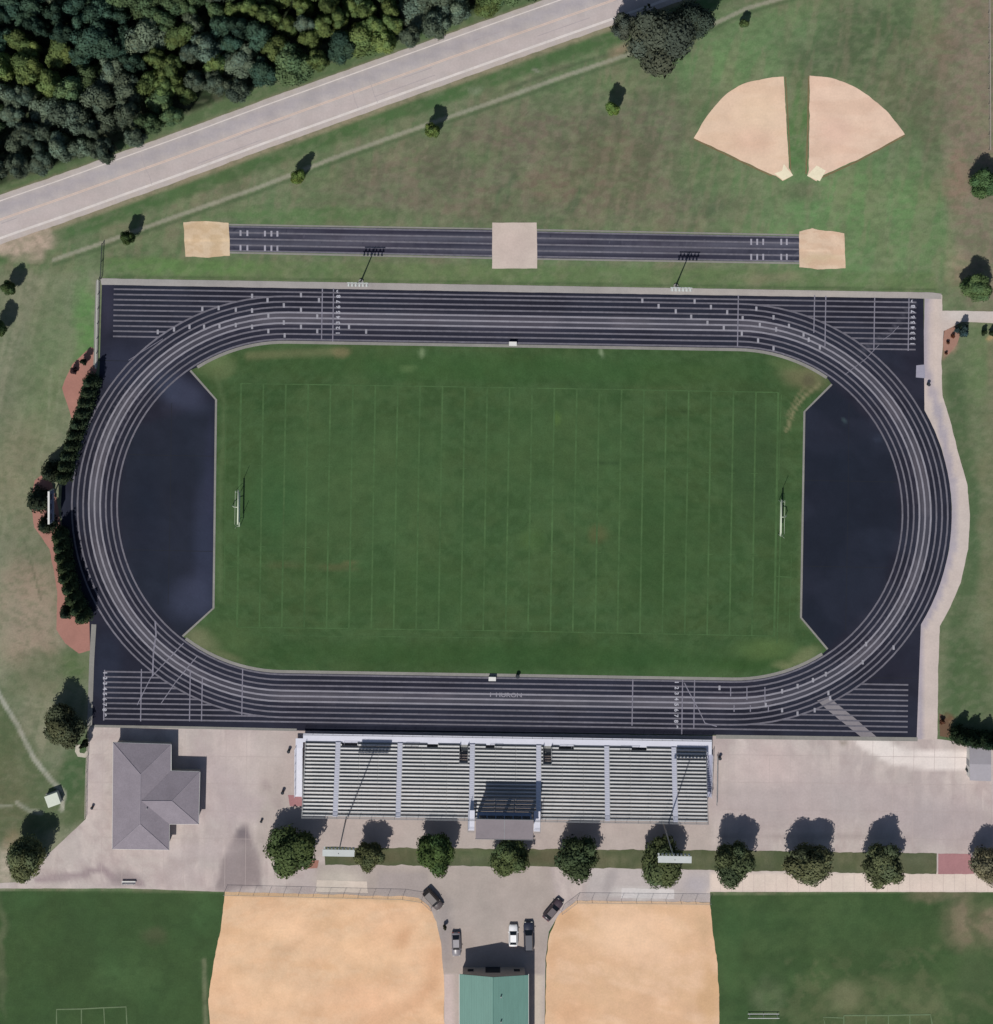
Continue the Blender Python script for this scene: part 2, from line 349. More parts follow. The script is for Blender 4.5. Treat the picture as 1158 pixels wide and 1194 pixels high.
s_ = Strips(); s_.line(offset(rc, 20.5), .5, .018); s_.line(offset(rc, -20.5), .24, .018); s_.build('edge_lines', mat('white_road_paint', C(208, 200, 196), var=.1), road)
random.seed(3)
s_ = Strips()
for k in range(9):
    i = random.randrange(4, len(rc) - 8); d0 = random.uniform(-18, 16); seg = offset(rc[i:i + random.randrange(2, 6)], d0)
    s_.line(seg, .14, .016)
for k in range(3):
    i = random.randrange(3, len(rc) - 4); a = offset(rc, -19)[i]; b = offset(rc, 20)[i]; j = random.uniform(-3, 3)
    s_.line([(a[0] + (b[0] - a[0]) * t + random.uniform(-1, 1) + j, a[1] + (b[1] - a[1]) * t) for t in (0, .25, .5, .75, 1)], .1, .0165)
s_.build('crack_sealing', mat('tar_sealing', C(166, 157, 159), var=.1), road)
# ------------------------------------------------------------ concrete plaza and paths
plaza_pts = [(104, 846), (330, 851), (352, 852), (829, 858), (1069, 860), (1098, 862), (1108, 864), (1135, 866), (1300, 868), (1300, 1041), (1085, 1040), (828, 1040), (828, 1052), (672, 1050), (652, 1066), (640, 1086), (636, 1120), (634, 1300),
             (518, 1300), (518, 1150), (514, 1100), (509, 1075), (494, 1052), (470, 1046), (262, 1040), (150, 1036), (-5, 1036), (-5, 1030), (30, 1028), (44, 1012), (52, 1000), (100, 955), (101, 900)]
plaza_ops = [
    ('n', 40, 30, 0, .03, .2, (176, 162, 160), .6, 401), ('n', 12, 9, 20, .06, .12, (172, 157, 154), .5, 411), ('n', 9, 30, 0, .07, .12, (200, 187, 181), .5, 421),
    ('P', [(300, 850), (830, 850), (830, 1000), (300, 1000)], 10, (176, 164, 158), .8),
    ('b', 950, 935, 160, 34, 0, (176, 164, 163), .8), ('b', 1100, 960, 70, 30, 0, (172, 160, 160), .8), ('b', 900, 890, 60, 26, 0, (196, 180, 176), .7),
    ('l', [(985, 838), (1012, 864), (1045, 882), (1090, 887), (1135, 886)], 22, 6, (222, 212, 206), 1),
    ('b', 985, 867, 7, 4, 20, (150, 140, 130), .8), ('b', 310, 915, 8, 5, 40, (158, 144, 142), .6), ('b', 322, 935, 9, 6, 20, (164, 150, 148), .6), ('l', [(700, 972), (900, 974), (1060, 976)], 2, 2, (158, 146, 143), .5), ('l', [(820, 966), (960, 970), (1130, 972)], 2, 2, (190, 178, 174), .5), ('l', [(560, 1040), (566, 1090)], 3, 3, (150, 142, 138), .5), ('l', [(548, 1090), (551, 1108)], 7, 3, (146, 132, 124), .5), ('b', 250, 920, 50, 50, 0, (182, 168, 168), .6), ('b', 290, 880, 40, 30, 0, (196, 184, 178), .6),
    ('p', [(274, 972), (290, 962), (294, 985), (302, 1000), (306, 1034), (252, 1038), (262, 1000)], 8, (140, 128, 128), .85),
    ('b', 284, 972, 9, 10, 30, (116, 106, 110), .8),
    ('l', [(44, 1025), (90, 1022), (118, 1012), (135, 1026), (165, 1030)], 8, 5, (150, 134, 136), .85), ('b', 148, 1026, 20, 10, 0, (150, 138, 138), .85),
    ('P', [(370, 1008), (640, 1008), (650, 1050), (600, 1300), (520, 1300), (505, 1060), (370, 1045)], 8, (168, 157, 150), .85),
    ('P', [(440, 1015), (498, 1018), (500, 1048), (440, 1042)], 8, (160, 150, 148), .7), ('b', 395, 1024, 30, 12, 0, (196, 186, 174), .7),
    ('P', [(690, 1010), (828, 1014), (828, 1050), (680, 1048)], 6, (182, 174, 172), .8), ('b', 745, 1042, 44, 7, 0, (206, 200, 196), .8), ('b', 710, 1028, 8, 20, 20, (160, 152, 152), .6), ('b', 812, 1030, 14, 12, 0, (168, 162, 168), .6),
    ('P', [(828, 1016), (1300, 1020), (1300, 1041), (828, 1040)], 3, (216, 200, 188), .95), ('b', 520, 1090, 10, 36, 0, (142, 134, 134), .6), ('b', 512, 1058, 20, 16, 40, (150, 142, 140), .6),
    ('P', [(517, 1136), (531, 1136), (531, 1300), (517, 1300)], 3, (198, 182, 178), .9), ('P', [(622, 1136), (634, 1136), (634, 1300), (622, 1300)], 3, (200, 188, 174), .9),
    ('b', 210, 935, 30, 12, 10, (160, 148, 148), .4), ('b', 115, 905, 8, 40, 0, (186, 172, 170), .5), ('b', 220, 992, 60, 10, 0, (192, 178, 176), .5),
    ('P', [(255, 930), (310, 930), (300, 958), (262, 956)], 10, (178, 162, 162), .6),
]
plaza = sheet('concrete_plaza', plaza_pts, .016, (186, 175, 170), plaza_ops, cut=1.0, amp=.4, warp=4, mottle=.05)
sheet('west_concrete_pad', [(369, 1026), (428, 1028), (429, 1041), (369, 1040)], .03, (206, 192, 180), cut=1, amp=.8, mottle=.08)
sheet('east_concrete_pad', [(725, 1035), (786, 1037), (786, 1048), (724, 1047)], .03, (208, 202, 200), cut=1, amp=.8, mottle=.08)
s_ = Strips()   # slab joints
for x in range(120, 340, 24): s_.line([(x, 850), (x - 2, 1034)], .07, .021)
for x in range(850, 1290, 24): s_.line([(x, 862), (x - 2, 985)], .07, .021)
for y in (880, 912, 944, 976): s_.line([(106, y), (340, y + 3)], .07, .022); s_.line([(842, y), (1290, y + 5)], .07, .022)
for x in range(840, 1290, 13): s_.line([(x, 1019), (x, 1040)], .06, .022)
s_.build('slab_joints', mat('joint_filler', C(180, 166, 162), var=.1), plaza)
def strip_grass(name, pts, z, base, amp=1.2, ops=()):
    return sheet(name, pts, z, base, ops, cut=1.5, amp=amp, m='ground', mottle=.14)
strip_grass('planting_strip', [(378, 988), (640, 990), (880, 992), (1092, 995), (1092, 1019), (900, 1016), (640, 1011), (380, 1008)], .026, (90, 95, 72), 1.6,
            [('n', 16, 6, 0, .03, .18, (112, 110, 86), .5, 701), ('n', 14, 5, 0, .04, .16, (70, 82, 54), .5, 703), ('b', 430, 998, 60, 9, 0, (96, 90, 70), .6), ('b', 640, 1000, 60, 6, 0, (92, 86, 68), .6), ('b', 1070, 1004, 24, 10, 0, (98, 102, 80), .7), ('b', 560, 995, 40, 5, 0, (84, 96, 66), .7)])
def mulch(pts, c=(158, 116, 104), amp=1.0, nm='mulch_bed', z=.03): return sheet(nm, pts, z, c, [], cut=1.2, amp=amp, mottle=.09)
mulch([(1094, 995), (1132, 996), (1136, 1019), (1094, 1019)], (164, 122, 124), .8)
mulch([(336, 927), (352, 927), (353, 940), (338, 940)], (164, 120, 122), .5)
mulch([(352, 1004), (372, 1003), (370, 1012), (354, 1013)], (160, 116, 104), .8)
mulch([(1112, 975), (1112, 975.5), (1113, 975)], (160, 116, 104), 0) if False else None
mulch([(72, 452), (84, 425), (106, 405), (114, 408), (113, 432), (102, 460), (92, 475), (84, 490), (78, 470)], (162, 119, 108))
mulch([(40, 560), (56, 548), (66, 580), (72, 620), (78, 690), (84, 705), (92, 720), (109, 726), (108, 758), (92, 762), (76, 750), (66, 734), (67, 690), (58, 640), (40, 615), (36, 590)], (162, 119, 108))
mulch([(1100, 386), (1117, 380), (1119, 392), (1115, 402), (1106, 413), (1100, 408)], (158, 122, 108), .8)
mulch([(1095, 832), (1102, 836), (1112, 852), (1106, 860), (1096, 858)], (104, 84, 68), .8)
# softball dirt
lower_ops_l = [('n', 14, 5, -20, .05, .12, (212, 170, 134), .4, 505), ('n', 50, 14, -8, .04, .16, (214, 172, 134), .5, 501), ('n', 30, 30, 0, .04, .2, (232, 192, 156), .5, 511), ('b', 468, 1096, 8, 14, 35, (202, 160, 126), .6), ('b', 382, 1126, 12, 6, 0, (208, 166, 128), .6),
    ('b', 340, 1085, 30, 14, -8, (240, 200, 164), .7), ('b', 310, 1165, 60, 26, 0, (234, 196, 160), .6), ('b', 470, 1095, 12, 16, 30, (206, 162, 126), .7),
               ('l', [(510, 1110), (505, 1145), (480, 1175), (430, 1194)], 18, 16, (208, 164, 128), .6), ('b', 440, 1110, 40, 25, 0, (234, 192, 154), .5), ('l', [(262, 1042), (400, 1046), (490, 1050)], 5, 4, (196, 166, 130), .8), ('b', 420, 1165, 50, 30, 0, (228, 184, 148), .6)]
for k_ in range(9):
    r_ = 40 + k_ * 24; lower_ops_l.append(('l', [(500 - r_ * math.cos(a_), 1240 - r_ * math.sin(a_)) for a_ in (.1, .3, .5, .7, .9, 1.1, 1.3, 1.5)], 2.2, 2.5, random.choice(((212, 172, 136), (232, 196, 162))), .3))
sheet('left_infield', [(262, 1040), (470, 1045), (488, 1047), (500, 1056), (509, 1075), (514, 1100), (518, 1140), (518, 1300), (244, 1300), (245, 1194), (243, 1165), (250, 1120), (257, 1085)], .034, (219, 184, 151), lower_ops_l, cut=.6, amp=1.1, warp=8, mottle=.05)
sheet('right_infield', [(672, 1050), (828, 1052), (831, 1085), (836, 1120), (839, 1160), (839, 1300), (634, 1300), (637, 1120), (641, 1088), (652, 1066)], .034, (223, 187, 155),
      [('n', 50, 20, 20, .04, .16, (208, 168, 132), .5, 521), ('n', 12, 5, 15, .05, .12, (212, 176, 140), .4, 523), ('b', 820, 1085, 10, 14, 0, (206, 172, 138), .7), ('b', 826, 1160, 12, 40, 0, (204, 166, 126), .7), ('b', 660, 1072, 16, 18, 30, (208, 168, 132), .8), ('b', 645, 1110, 8, 30, 0, (212, 172, 136), .6), ('b', 740, 1090, 60, 30, 0, (236, 200, 168), .6), ('b', 670, 1180, 26, 18, 0, (216, 170, 134), .5),
       ('l', [(672, 1052), (828, 1054)], 5, 4, (204, 176, 146), .7)], cut=.6, amp=1.1, warp=8, mottle=.05)
arcL = smooth_poly([(809, 161), (826, 133), (845, 112), (866, 98), (890, 92), (914, 89)], False, 5)
sheet('west_softball_diamond', arcL + [(917, 140), (920, 196), (925, 204), (913, 211), (905, 205), (899, 203), (858, 184)], .02, (219, 192, 168), [('n', 40, 8, 0, .04, .16, (212, 182, 156), .5, 531), ('b', 880, 165, 24, 18, 0, (212, 178, 156), .5), ('b', 885, 130, 30, 25, 0, (226, 200, 172), .5)], cut=.6, amp=.8, mottle=.04)
arcR = smooth_poly([(944, 88), (970, 91), (1000, 103), (1028, 124), (1046, 144), (1055, 157)], False, 5)
sheet('east_softball_diamond', arcR + [(1000, 186), (960, 204), (952, 211), (941, 205), (943, 198), (944, 150)], .02, (220, 192, 171), [('n', 40, 8, 0, .04, .16, (212, 180, 158), .5, 533), ('b', 975, 155, 20, 18, 0, (216, 180, 162), .5)], cut=.6, amp=.8, mottle=.04)
for nm, pts in (('west_home_plate_area', [(914, 191), (919, 198), (925, 204), (913, 210), (903, 202), (912, 199)]), ('east_home_plate_area', [(946, 199), (952, 193), (963, 199), (956, 211), (941, 205)])):
    sheet(nm, pts, .027, (230, 220, 192), cut=1, amp=.5, mottle=.03)
# thin dirt edges of diamonds
s_ = Strips(); s_.line([(916, 90), (919, 140), (922, 198)], .22, .024); s_.line([(943, 89), (942, 150), (940, 203)], .3, .024); s_.line([(809, 162), (858, 185.5), (900, 205)], .3, .024); s_.line([(1055, 158), (1000, 188), (958, 207)], .3, .024)
s_.build('diamond_edge_ruts', mat('dirt_edge', C(118, 104, 74), var=.2), None, 'structure')
# jump runway
def lerp(a, b, t): return a + (b - a) * t
run = sheet('jump_runway', [(266, 263), (575, 268), (625, 270), (934, 275.5), (934, 305.5), (625, 301), (575, 299.5), (266, 292.5)], .02, (52, 52, 66),
            [('l', [(266, 273), (600, 280), (934, 284)], 6, 3, (92, 92, 104), .8), ('l', [(266, 284), (600, 291), (934, 296)], 6, 3, (88, 88, 100), .7)], cut=1.2, amp=.3, warp=2, mottle=.14)
s_ = Strips()
for off in (.6, 7.5, 14.8, 22, 28.6): s_.line([(267, 263.5 + off), (600, 269.5 + off * 1.02), (933, 276 + off)], .34, .027)
s_.build('runway_lines', M['line'], run)
s_ = Strips()
for x in (280.5, 288.5, 309, 316.5, 323.5):
    for yy in (272, 289): s_.line([(x, yy - 3.5 + (x - 280) * .018), (x, yy + 3 + (x - 280) * .018)], .38, .031)
for x in (876, 883, 890, 911, 917.5):
    for yy in (282.5, 300): s_.line([(x, yy - 4), (x, yy + 3)], .36, .031)
s_.build('board_marks', M['line2'], run)
s_ = Strips(); s_.line([(266, 261.8), (575, 266.8), (934, 274)], .3, .018); s_.line([(266, 294.5), (575, 301), (934, 307)], .35, .018); s_.build('runway_edging', M['kerb'], run)
sheet('centre_landing_pad', [(574, 259.5), (626, 259.5), (626.5, 313), (574, 313)], .034, (196, 182, 172), [('b', 600, 290, 30, 20, 0, (190, 174, 166), .6)], cut=1.2, amp=.35, mottle=.04)
sheet('west_sand_pit', [(214, 259), (240, 258), (267, 259.5), (268, 298), (240, 300), (216, 299)], .034, (208, 186, 158), [('l', [(216, 280), (267, 280)], 2.5, 2, (222, 196, 162), .9), ('b', 235, 270, 24, 9, 0, (196, 172, 142), .6), ('n', 12, 6, 0, .03, .16, (190, 164, 130), .6, 601)], cut=.35, amp=1.0, mottle=.06)
sheet('east_sand_pit', [(932, 270), (947, 266), (962, 269), (985, 272), (986, 313), (960, 314), (932, 312)], .034, (214, 188, 164), [('l', [(932, 292), (986, 293)], 3, 2, (228, 198, 172), .9), ('b', 960, 304, 30, 9, 0, (200, 176, 142), .6), ('n', 12, 6, 0, .03, .16, (204, 172, 146), .6, 603)], cut=.35, amp=1.0, mottle=.06)
# ------------------------------------------------------------ track
HS = 262.5; R0 = 195.5
def oval(k, n=48):
    ry = R0 + 6.25 * k; rx = R0 + 6.6 * k; pts = []
    for i in range(n + 1):
        a = -math.pi / 2 + math.pi * i / n; pts.append(T(HS + rx * math.cos(a), ry * math.sin(a)))
    for i in range(n + 1):
        a = math.pi / 2 + math.pi * i / n; pts.append(T(-HS + rx * math.cos(a), ry * math.sin(a)))
    return pts
def xr(y): return 1077 - (y - 346) * 8 / 514
def xl(y): return 119 - (y - 329) * 11 / 516
ov = oval(8.7, 60)
right = [p for p in ov[:61] if p[0] > xr(p[1])]; left = [p for p in oval(9.9, 60)[61:] if p[0] < xl(p[1])]
track_pts = [(119, 329), (1077, 345)] + right + [(1069, 860), (829, 857), (352, 852), (107, 845)] + left
kb = oval(-.55, 60)
LC = [(222, 432), (252, 466), (249, 709), (213, 742)]; RCn = [(970, 448), (938, 480), (934, 720), (965, 757)]
top = sorted([p for p in kb if p[1] < 500 and 224 < p[0] < 968]); bot = sorted([p for p in kb if p[1] > 700 and 216 < p[0] < 963])
field_pts = top + RCn + bot[::-1] + LC[::-1]
def band(k0, k1):
    return oval((k0 + k1) / 2)
Dl = [(255, 430), (252, 466), (249, 709), (213, 742), (150, 640), (140, 590), (160, 510), (200, 450)]
track_ops = [
    ('n', 40, 30, 0, .04, .2, (48, 49, 62), .4, 801), ('n', 14, 10, 0, .06, .16, (30, 31, 42), .4, 803),
    ('l', oval(4.0) + [oval(4.0)[0]], 13, 3, (86, 84, 93), .9), ('l', oval(.5) + [oval(.5)[0]], 4.5, 3, (48, 48, 62), .5), ('l', oval(2.4) + [oval(2.4)[0]], 4, 4, (60, 58, 72), .35),
    ('l', [T(-200, -218), T(60, -218)], 24, 14, (62, 62, 76), .35),
    ('P', [(150, 500), (253, 466), (249, 709), (213, 742), (150, 680), (138, 590)], 10, (36, 41, 53), .8), ('P', [(938, 480), (970, 448), (1040, 520), (1049, 600), (1030, 690), (965, 757), (934, 720)], 10, (32, 37, 49), .9),
    ('b', 955, 562, 1.5, 3, 0, (86, 92, 100), .9), ('b', 985, 492, 2.5, 2.5, 0, (66, 84, 88), .8), ('b', 152, 516, 5, 3, 0, (26, 29, 38), .7), ('b', 1023, 512, 4, 6, 30, (54, 62, 78), .6), ('n', 60, 40, 30, .03, .16, (44, 48, 62), .4, 807),
    ('b', 212, 458, 36, 20, 30, (60, 65, 84), .8), ('b', 240, 640, 16, 90, 0, (52, 57, 76), .7), ('b', 222, 698, 32, 26, -40, (58, 63, 82), .75), ('b', 170, 600, 20, 60, 0, (32, 37, 50), .6), ('b', 245, 560, 6, 80, 0, (48, 51, 70), .6),
    ('b', 140, 425, 30, 30, 0, (52, 56, 74), .6), ('b', 125, 770, 20, 40, 0, (44, 50, 66), .5),
    ('b', 125, 350, 8, 40, 0, (58, 56, 72), .6),
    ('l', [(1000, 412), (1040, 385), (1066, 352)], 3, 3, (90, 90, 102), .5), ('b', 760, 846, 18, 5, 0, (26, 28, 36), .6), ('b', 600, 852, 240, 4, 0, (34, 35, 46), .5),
]
track = sheet('running_track', track_pts, .04, (37, 38, 50), track_ops, cut=.8, warp=2, mottle=.10)
sheet('worn_crossing', [(953, 817), (966, 812), (980, 824), (1000, 840), (1022, 859), (1004, 859), (985, 844), (968, 830)], .0435, (132, 127, 131), [], cut=2, amp=.5, parent=track, mottle=.05)
s_ = Strips()
for a, b in (((150, 641), (250, 643)), ((148, 530), (252, 532)), ((200, 470), (196, 705)), ((936, 560), (1046, 562)), ((935, 660), (1036, 662)), ((990, 470), (986, 735)), ((112, 420), (150, 421)), ((1010, 790), (1070, 791))): s_.line([a, ((a[0] + b[0]) / 2 + .7, (a[1] + b[1]) / 2), b], .1, .045)
s_.build('paving_seams', mat('seam_tar', C(28, 31, 38), var=.1), track)
s_ = Strips()
for k in range(9): s_.line(oval(k), .34, .047, True)
s_.build('lane_lines', M['line'], track)
s_ = Strips()
for k in (3, 4, 5): s_.line(oval(k), .36, .0485, True)
s_.build('bright_lane_lines', mat('brighter_lane_paint', C(136, 134, 143), var=.14), track)
def ell_x(k, side, v):   # u of outermost oval lane line at given |v|
    ry = R0 + 6.25 * 8; rx = R0 + 6.6 * 8
    t = abs(v) / ry
    return HS + (rx * math.sqrt(1 - t * t) if t < 1 else 0)
s_ = Strips()
for k in range(10):
    v = R0 + 6.12 * k
    for sgn in (-1, 1):
        e = ell_x(k, 1, v)
        if sgn < 0: L0, R1 = -466, 470
        else: L0, R1 = -469, 468
        if v < R0 + 49.9:
            s_.line([T(L0, sgn * v), T(-e, sgn * v)], .32, .0475); s_.line([T(e, sgn * v), T(R1, sgn * v)], .32, .0475)
        else:
            s_.line([T(L0, sgn * v), T(R1, sgn * v)], .32, .0475)
s_.build('straight_lane_lines', M['line'], track)
s_ = Strips()
def cross(x, y0, y1, w=.2, dx=0): s_.line([(x, y0), (x + dx, y1)], w, .053)
for x, y0, y1 in ((376, 336, 396), (389, 336, 398), (861, 344, 404), (950, 344, 388), (963, 345, 404), (1020, 347, 408), (1060, 347, 409), (796, 792, 856), (810, 793, 850), (738, 792, 846), (283, 780, 834), (222, 781, 841), (236, 790, 841), (165, 780, 841), (122, 781, 840)):
    cross(x, y0, y1, .22, -1)
for i, x in enumerate((852, 871, 892)): cross(x, 801, 812 + 4 * i); cross(x + 4, 814 + 8, 830)
s_.line([(798, 796), (803, 806), (815, 828), (822, 843), (836, 847)], .2, .053)
s_.line([(181, 724), (182, 740), (179, 760), (178, 788)], .3, .053)
s_.line([(214, 750), (190, 775), (176, 790), (160, 822)], .16, .053); s_.line([(230, 765), (205, 795), (188, 820)], .16, .053)
s_.line([(150, 420), (190, 395)], .1, .053)
s_.line([(985, 437), (1010, 418), (1025, 402)], .1, .053); s_.line([(1030, 396), (1040, 389), (1048, 380)], .1, .053)
s_.build('start_lines', mat('start_line_paint', C(124, 122, 134), var=.2), track)
random.seed(11)
s_ = Strips()
def mark(x, y, l=5.2, w=.42): s_.line([(x, y - l / 2), (x, y + l / 2)], w, .057)
for x, y in ((749, 350.5), (768, 357), (788, 363), (806, 369.5), (825, 376.5), (844, 382.5), (810, 351.5), (829, 358), (848, 364), (866, 371), (865, 389), (882, 360), (902, 370), (886, 379), (905, 384), (920, 380), (884, 397), (902, 406),
             (937, 390), (943, 396), (956, 405), (407, 381), (427, 386.5), (351, 344), (372, 350), (312, 350), (331, 356), (294, 345), (351, 361), (294, 362), (313, 368), (331, 376), (370, 369), (351, 381), (294, 381), (313, 386), (370, 386), (332, 391),
             (184, 387), (203, 384), (221, 381), (238, 381), (256, 380), (275, 379), (236, 360), (255, 359), (275, 361), (839, 802), (912, 806), (930, 800), (948, 793), (963, 786), (912, 828), (930, 832), (950, 828), (968, 814), (893, 822), (966, 808), (1006, 772), (1010, 751), (1042, 755)):
    mark(x, y)
for a, b in ((110, 137), (905, 470), (930, 500), (150, 690)): pass
s_.build('relay_marks', mat('relay_mark_paint', C(150, 149, 157), var=.15), track)
fontc = bpy.data.curves.new('f', 'FONT')
def text_mesh(txt, size, rot, px, py, z, name, m, parent, sx=1.0, bold=0.0):
    cu = bpy.data.curves.new('t', 'FONT'); cu.body = txt; cu.size = size; cu.align_x = 'CENTER'; cu.align_y = 'CENTER'; cu.fill_mode = 'FRONT'; cu.offset = bold
    o = bpy.data.objects.new('t', cu); COL.objects.link(o); dg = bpy.context.evaluated_depsgraph_get()
    me2 = bpy.data.meshes.new_from_object(o.evaluated_get(dg)); bpy.data.objects.remove(o)
    me2.transform(Matrix.Translation(W(px, py, z)) @ Matrix.Rotation(rot, 4, 'Z') @ Matrix.Scale(sx, 4, (1, 0, 0)))
    me2.materials.clear(); return link(name, me2, m, parent)
mnum = mat('lane_number_paint', C(172, 172, 181), var=.2)
for (x, y0, sp, rot, seq) in ((395, 339.5, 6.1, math.pi / 2, '987654321'), (1065, 351, 6.2, math.pi / 2, '987654321'), (122.5, 784.5, 6.15, -math.pi / 2, '123456789'), (789, 795.5, 6.5, -math.pi / 2, '123456789')):
    for i, ch in enumerate(seq):
        text_mesh(ch, 1.12, rot, x - .1 * i, y0 + i * sp, .06, 'lane_number', mnum, track, 1.05, .035)
text_mesh('I  HURON', 1.2, -AR, 590, 810.5, .06, 'lane_lettering', mat('lettering_paint', C(140, 138, 147), var=.1), track, 1.25, .02)
# field
f_ops = [
    ('b', 590, 590, 260, 110, 0, (70, 93, 58), .6), ('n', 40, 22, 0, .0, .2, (72, 94, 60), .5, 301), ('n', 18, 10, 0, .03, .14, (54, 80, 48), .5, 311), ('n', 7, 5, 0, .04, .14, (74, 98, 64), .4, 321),
    ('b', 590, 430, 300, 18, 1, (58, 88, 50), .6), ('b', 600, 765, 320, 18, 1, (54, 82, 46), .7), ('b', 420, 560, 110, 90, 0, (70, 95, 60), .55), ('b', 320, 580, 40, 70, 0, (56, 86, 52), .6),
    ('b', 650, 520, 110, 70, 0, (66, 92, 57), .5), ('b', 770, 640, 60, 80, 0, (58, 84, 50), .6), ('b', 880, 540, 35, 90, 0, (58, 80, 52), .6), ('b', 470, 690, 120, 40, 0, (62, 88, 52), .4),
    ('l', [(290, 415), (340, 412), (400, 410)], 9, 7, (104, 110, 78), .75), ('b', 397, 410, 12, 6, 0, (118, 112, 82), .7),
    ('b', 245, 418, 24, 16, -25, (104, 118, 80), .7), ('b', 262, 430, 18, 10, -30, (112, 120, 84), .4), ('l', [(252, 440), (262, 470), (256, 600), (256, 700)], 5, 6, (90, 108, 74), .5),
    ('b', 235, 745, 24, 12, 25, (118, 120, 92), .75), ('b', 262, 765, 24, 6, 20, (104, 110, 80), .7), ('b', 275, 745, 40, 20, 10, (76, 98, 62), .6),
    ('b', 938, 440, 30, 16, 15, (112, 112, 82), .85), ('l', [(955, 449), (938, 462), (926, 478), (917, 503)], 3.5, 3, (124, 122, 92), .9), ('l', [(944, 445), (930, 462), (918, 485)], 3, 3, (112, 114, 84), .8), ('b', 915, 425, 22, 8, 15, (92, 108, 70), .7), ('b', 942, 444, 8, 9, 0, (92, 90, 70), .8),
    ('b', 938, 765, 22, 9, -25, (112, 118, 84), .85), ('b', 912, 776, 14, 5, 0, (128, 132, 96), .8), ('b', 895, 758, 40, 14, 0, (82, 104, 62), .7), ('b', 870, 775, 50, 7, 0, (56, 84, 46), .7), ('l', [(965, 750), (935, 722), (936, 600)], 6, 5, (94, 108, 76), .6),
    ('b', 493, 411, 4, 7, 0, (118, 134, 100), .8), ('b', 702, 411, 2.5, 5, 0, (126, 142, 112), .8), ('b', 475, 429, 12, 3, -5, (88, 112, 72), .7),
    ('b', 395, 662, 26, 4, 0, (96, 94, 66), .5), ('b', 410, 657, 12, 2, 0, (108, 106, 74), .5), ('b', 698, 625, 12, 12, 0, (92, 92, 62), .6), ('b', 648, 490, 5, 9, 0, (84, 112, 60), .6), ('b', 620, 630, 16, 14, 0, (78, 104, 60), .4), ('b', 330, 660, 22, 4, 0, (88, 92, 64), .4),
    ('b', 800, 483, 8, 2, 0, (48, 68, 44), .7), ('b', 705, 539, 22, 1.6, 0, (50, 70, 46), .6), ('l', [(262, 400), (400, 404), (600, 408)], 3, 3, (80, 96, 62), .3),
]
random.seed(5)
for y in range(415, 785, 9):   # mower passes
    c = random.choice(((56, 82, 49), (70, 96, 61), (62, 88, 55), (66, 92, 56)))
    x0 = random.randrange(250, 760); f_ops.insert(0, ('l', [(x0, y), (x0 + random.randrange(120, 420), y + 5)], random.uniform(3, 7), 5, c, .5))
field = sheet('football_field', rough_edge(field_pts, .5, 3), .052, (63, 84, 51), f_ops, cut=.7, m='ground', warp=4, mottle=.12)
s_ = Strips()
for i in range(25):
    x = 280.7 + 26.1 * i; y0 = 447 + (x - 280) * .0165; y1 = 731 + (x - 280) * .0165
    a, b = (x + .5, y0), (x - 4.3, y1)
    w = .42 if i in (0, 24) else .34
    s_.line([a, ((a[0] + b[0]) / 2, (y0 + y1) / 2), b], w, .058)
s_.line([(281, 447), (600, 452), (907, 457.5)], .22, .058); s_.line([(276.5, 731), (590, 735.5), (903, 741.5)], .22, .058)
s_.line([(330, 741), (620, 744)], .12, .058); s_.line([(275, 655), (283, 655)], .2, .058); s_.line([(905, 672), (923, 673)], .24, .058); s_.line([(263, 660), (279, 660)], .15, .058)
s_.line([(263, 470), (262, 700)], .12, .058); s_.line([(911, 460), (908, 560)], .14, .058); s_.line([(910, 625), (906, 750)], .26, .058); s_.line([(923, 650), (920, 740)], .12, .058)
for i in range(1, 24):
    x = 280.7 + 26.1 * i - 1.5
    for yy in (542, 637): s_.line([(x - 4, yy + (x - 280) * .0165), (x + 4, yy + (x - 280) * .0165)], .14, .058)
s_.build('yard_lines', M['turfline'], field)
# kerbs
s_ = Strips()
s_.line(top, .62, .062); s_.line(bot, .62, .062); s_.line(LC, .42, .063); s_.line(RCn, .4, .063)
s_.build('inner_kerb', M['kerb'], None, 'structure')
fr = sheet('track_edge_path', [(117, 324.5), (600, 332.5), (1088, 341), (1098, 342.5), (1098, 349), (1077, 348), (600, 340.5), (118.5, 332)], .046, (158, 153, 150), [('b', 250, 328, 120, 5, 1, (150, 148, 146), .7), ('b', 900, 342, 200, 5, 1, (176, 168, 160), .7), ('b', 420, 330, 20, 3, 0, (140, 140, 140), .6)], cut=1.2, amp=.25, warp=2)
s_ = Strips(); s_.line([(114.5, 327), (112.5, 380), (111.5, 428)], .9, .05); s_.line([(109.5, 728), (107, 770), (104.5, 846)], 1.0, .05)
s_.line([(104, 846.5), (230, 848.5), (346, 851)], .5, .05); s_.line([(835, 859), (950, 860.5), (1070, 862)], .8, .05)
s_.build('track_outer_kerb', M['kerb'], None, 'structure')
eastp = [(1086, 344), (1099, 344), (1099, 362), (1160, 363), (1300, 364), (1300, 379), (1160, 377), (1122, 375), (1101, 386), (1098, 420), (1099, 462), (1108, 490), (1118, 530), (1128, 565), (1131, 600), (1129, 640), (1120, 680), (1108, 708), (1096, 730), (1094, 780), (1093, 862), (1068, 862),
         (1070, 734), (1080, 715)] + [p for p in right[::-1] if 430 < p[1] < 712] + [(1077, 425), (1078, 344)]
sheet('east_path', eastp, .03, (194, 181, 174), [('l', [(1081, 344), (1080, 430), (1094, 480), (1110, 560), (1110, 640), (1092, 700), (1073, 735), (1072, 862)], 9, 4, (160, 153, 163), .85), ('b', 1130, 368, 34, 8, 0, (196, 188, 184), .7), ('b', 1090, 400, 8, 60, 0, (206, 190, 180), .6)], cut=1.0, amp=.6, warp=3, mottle=.04)
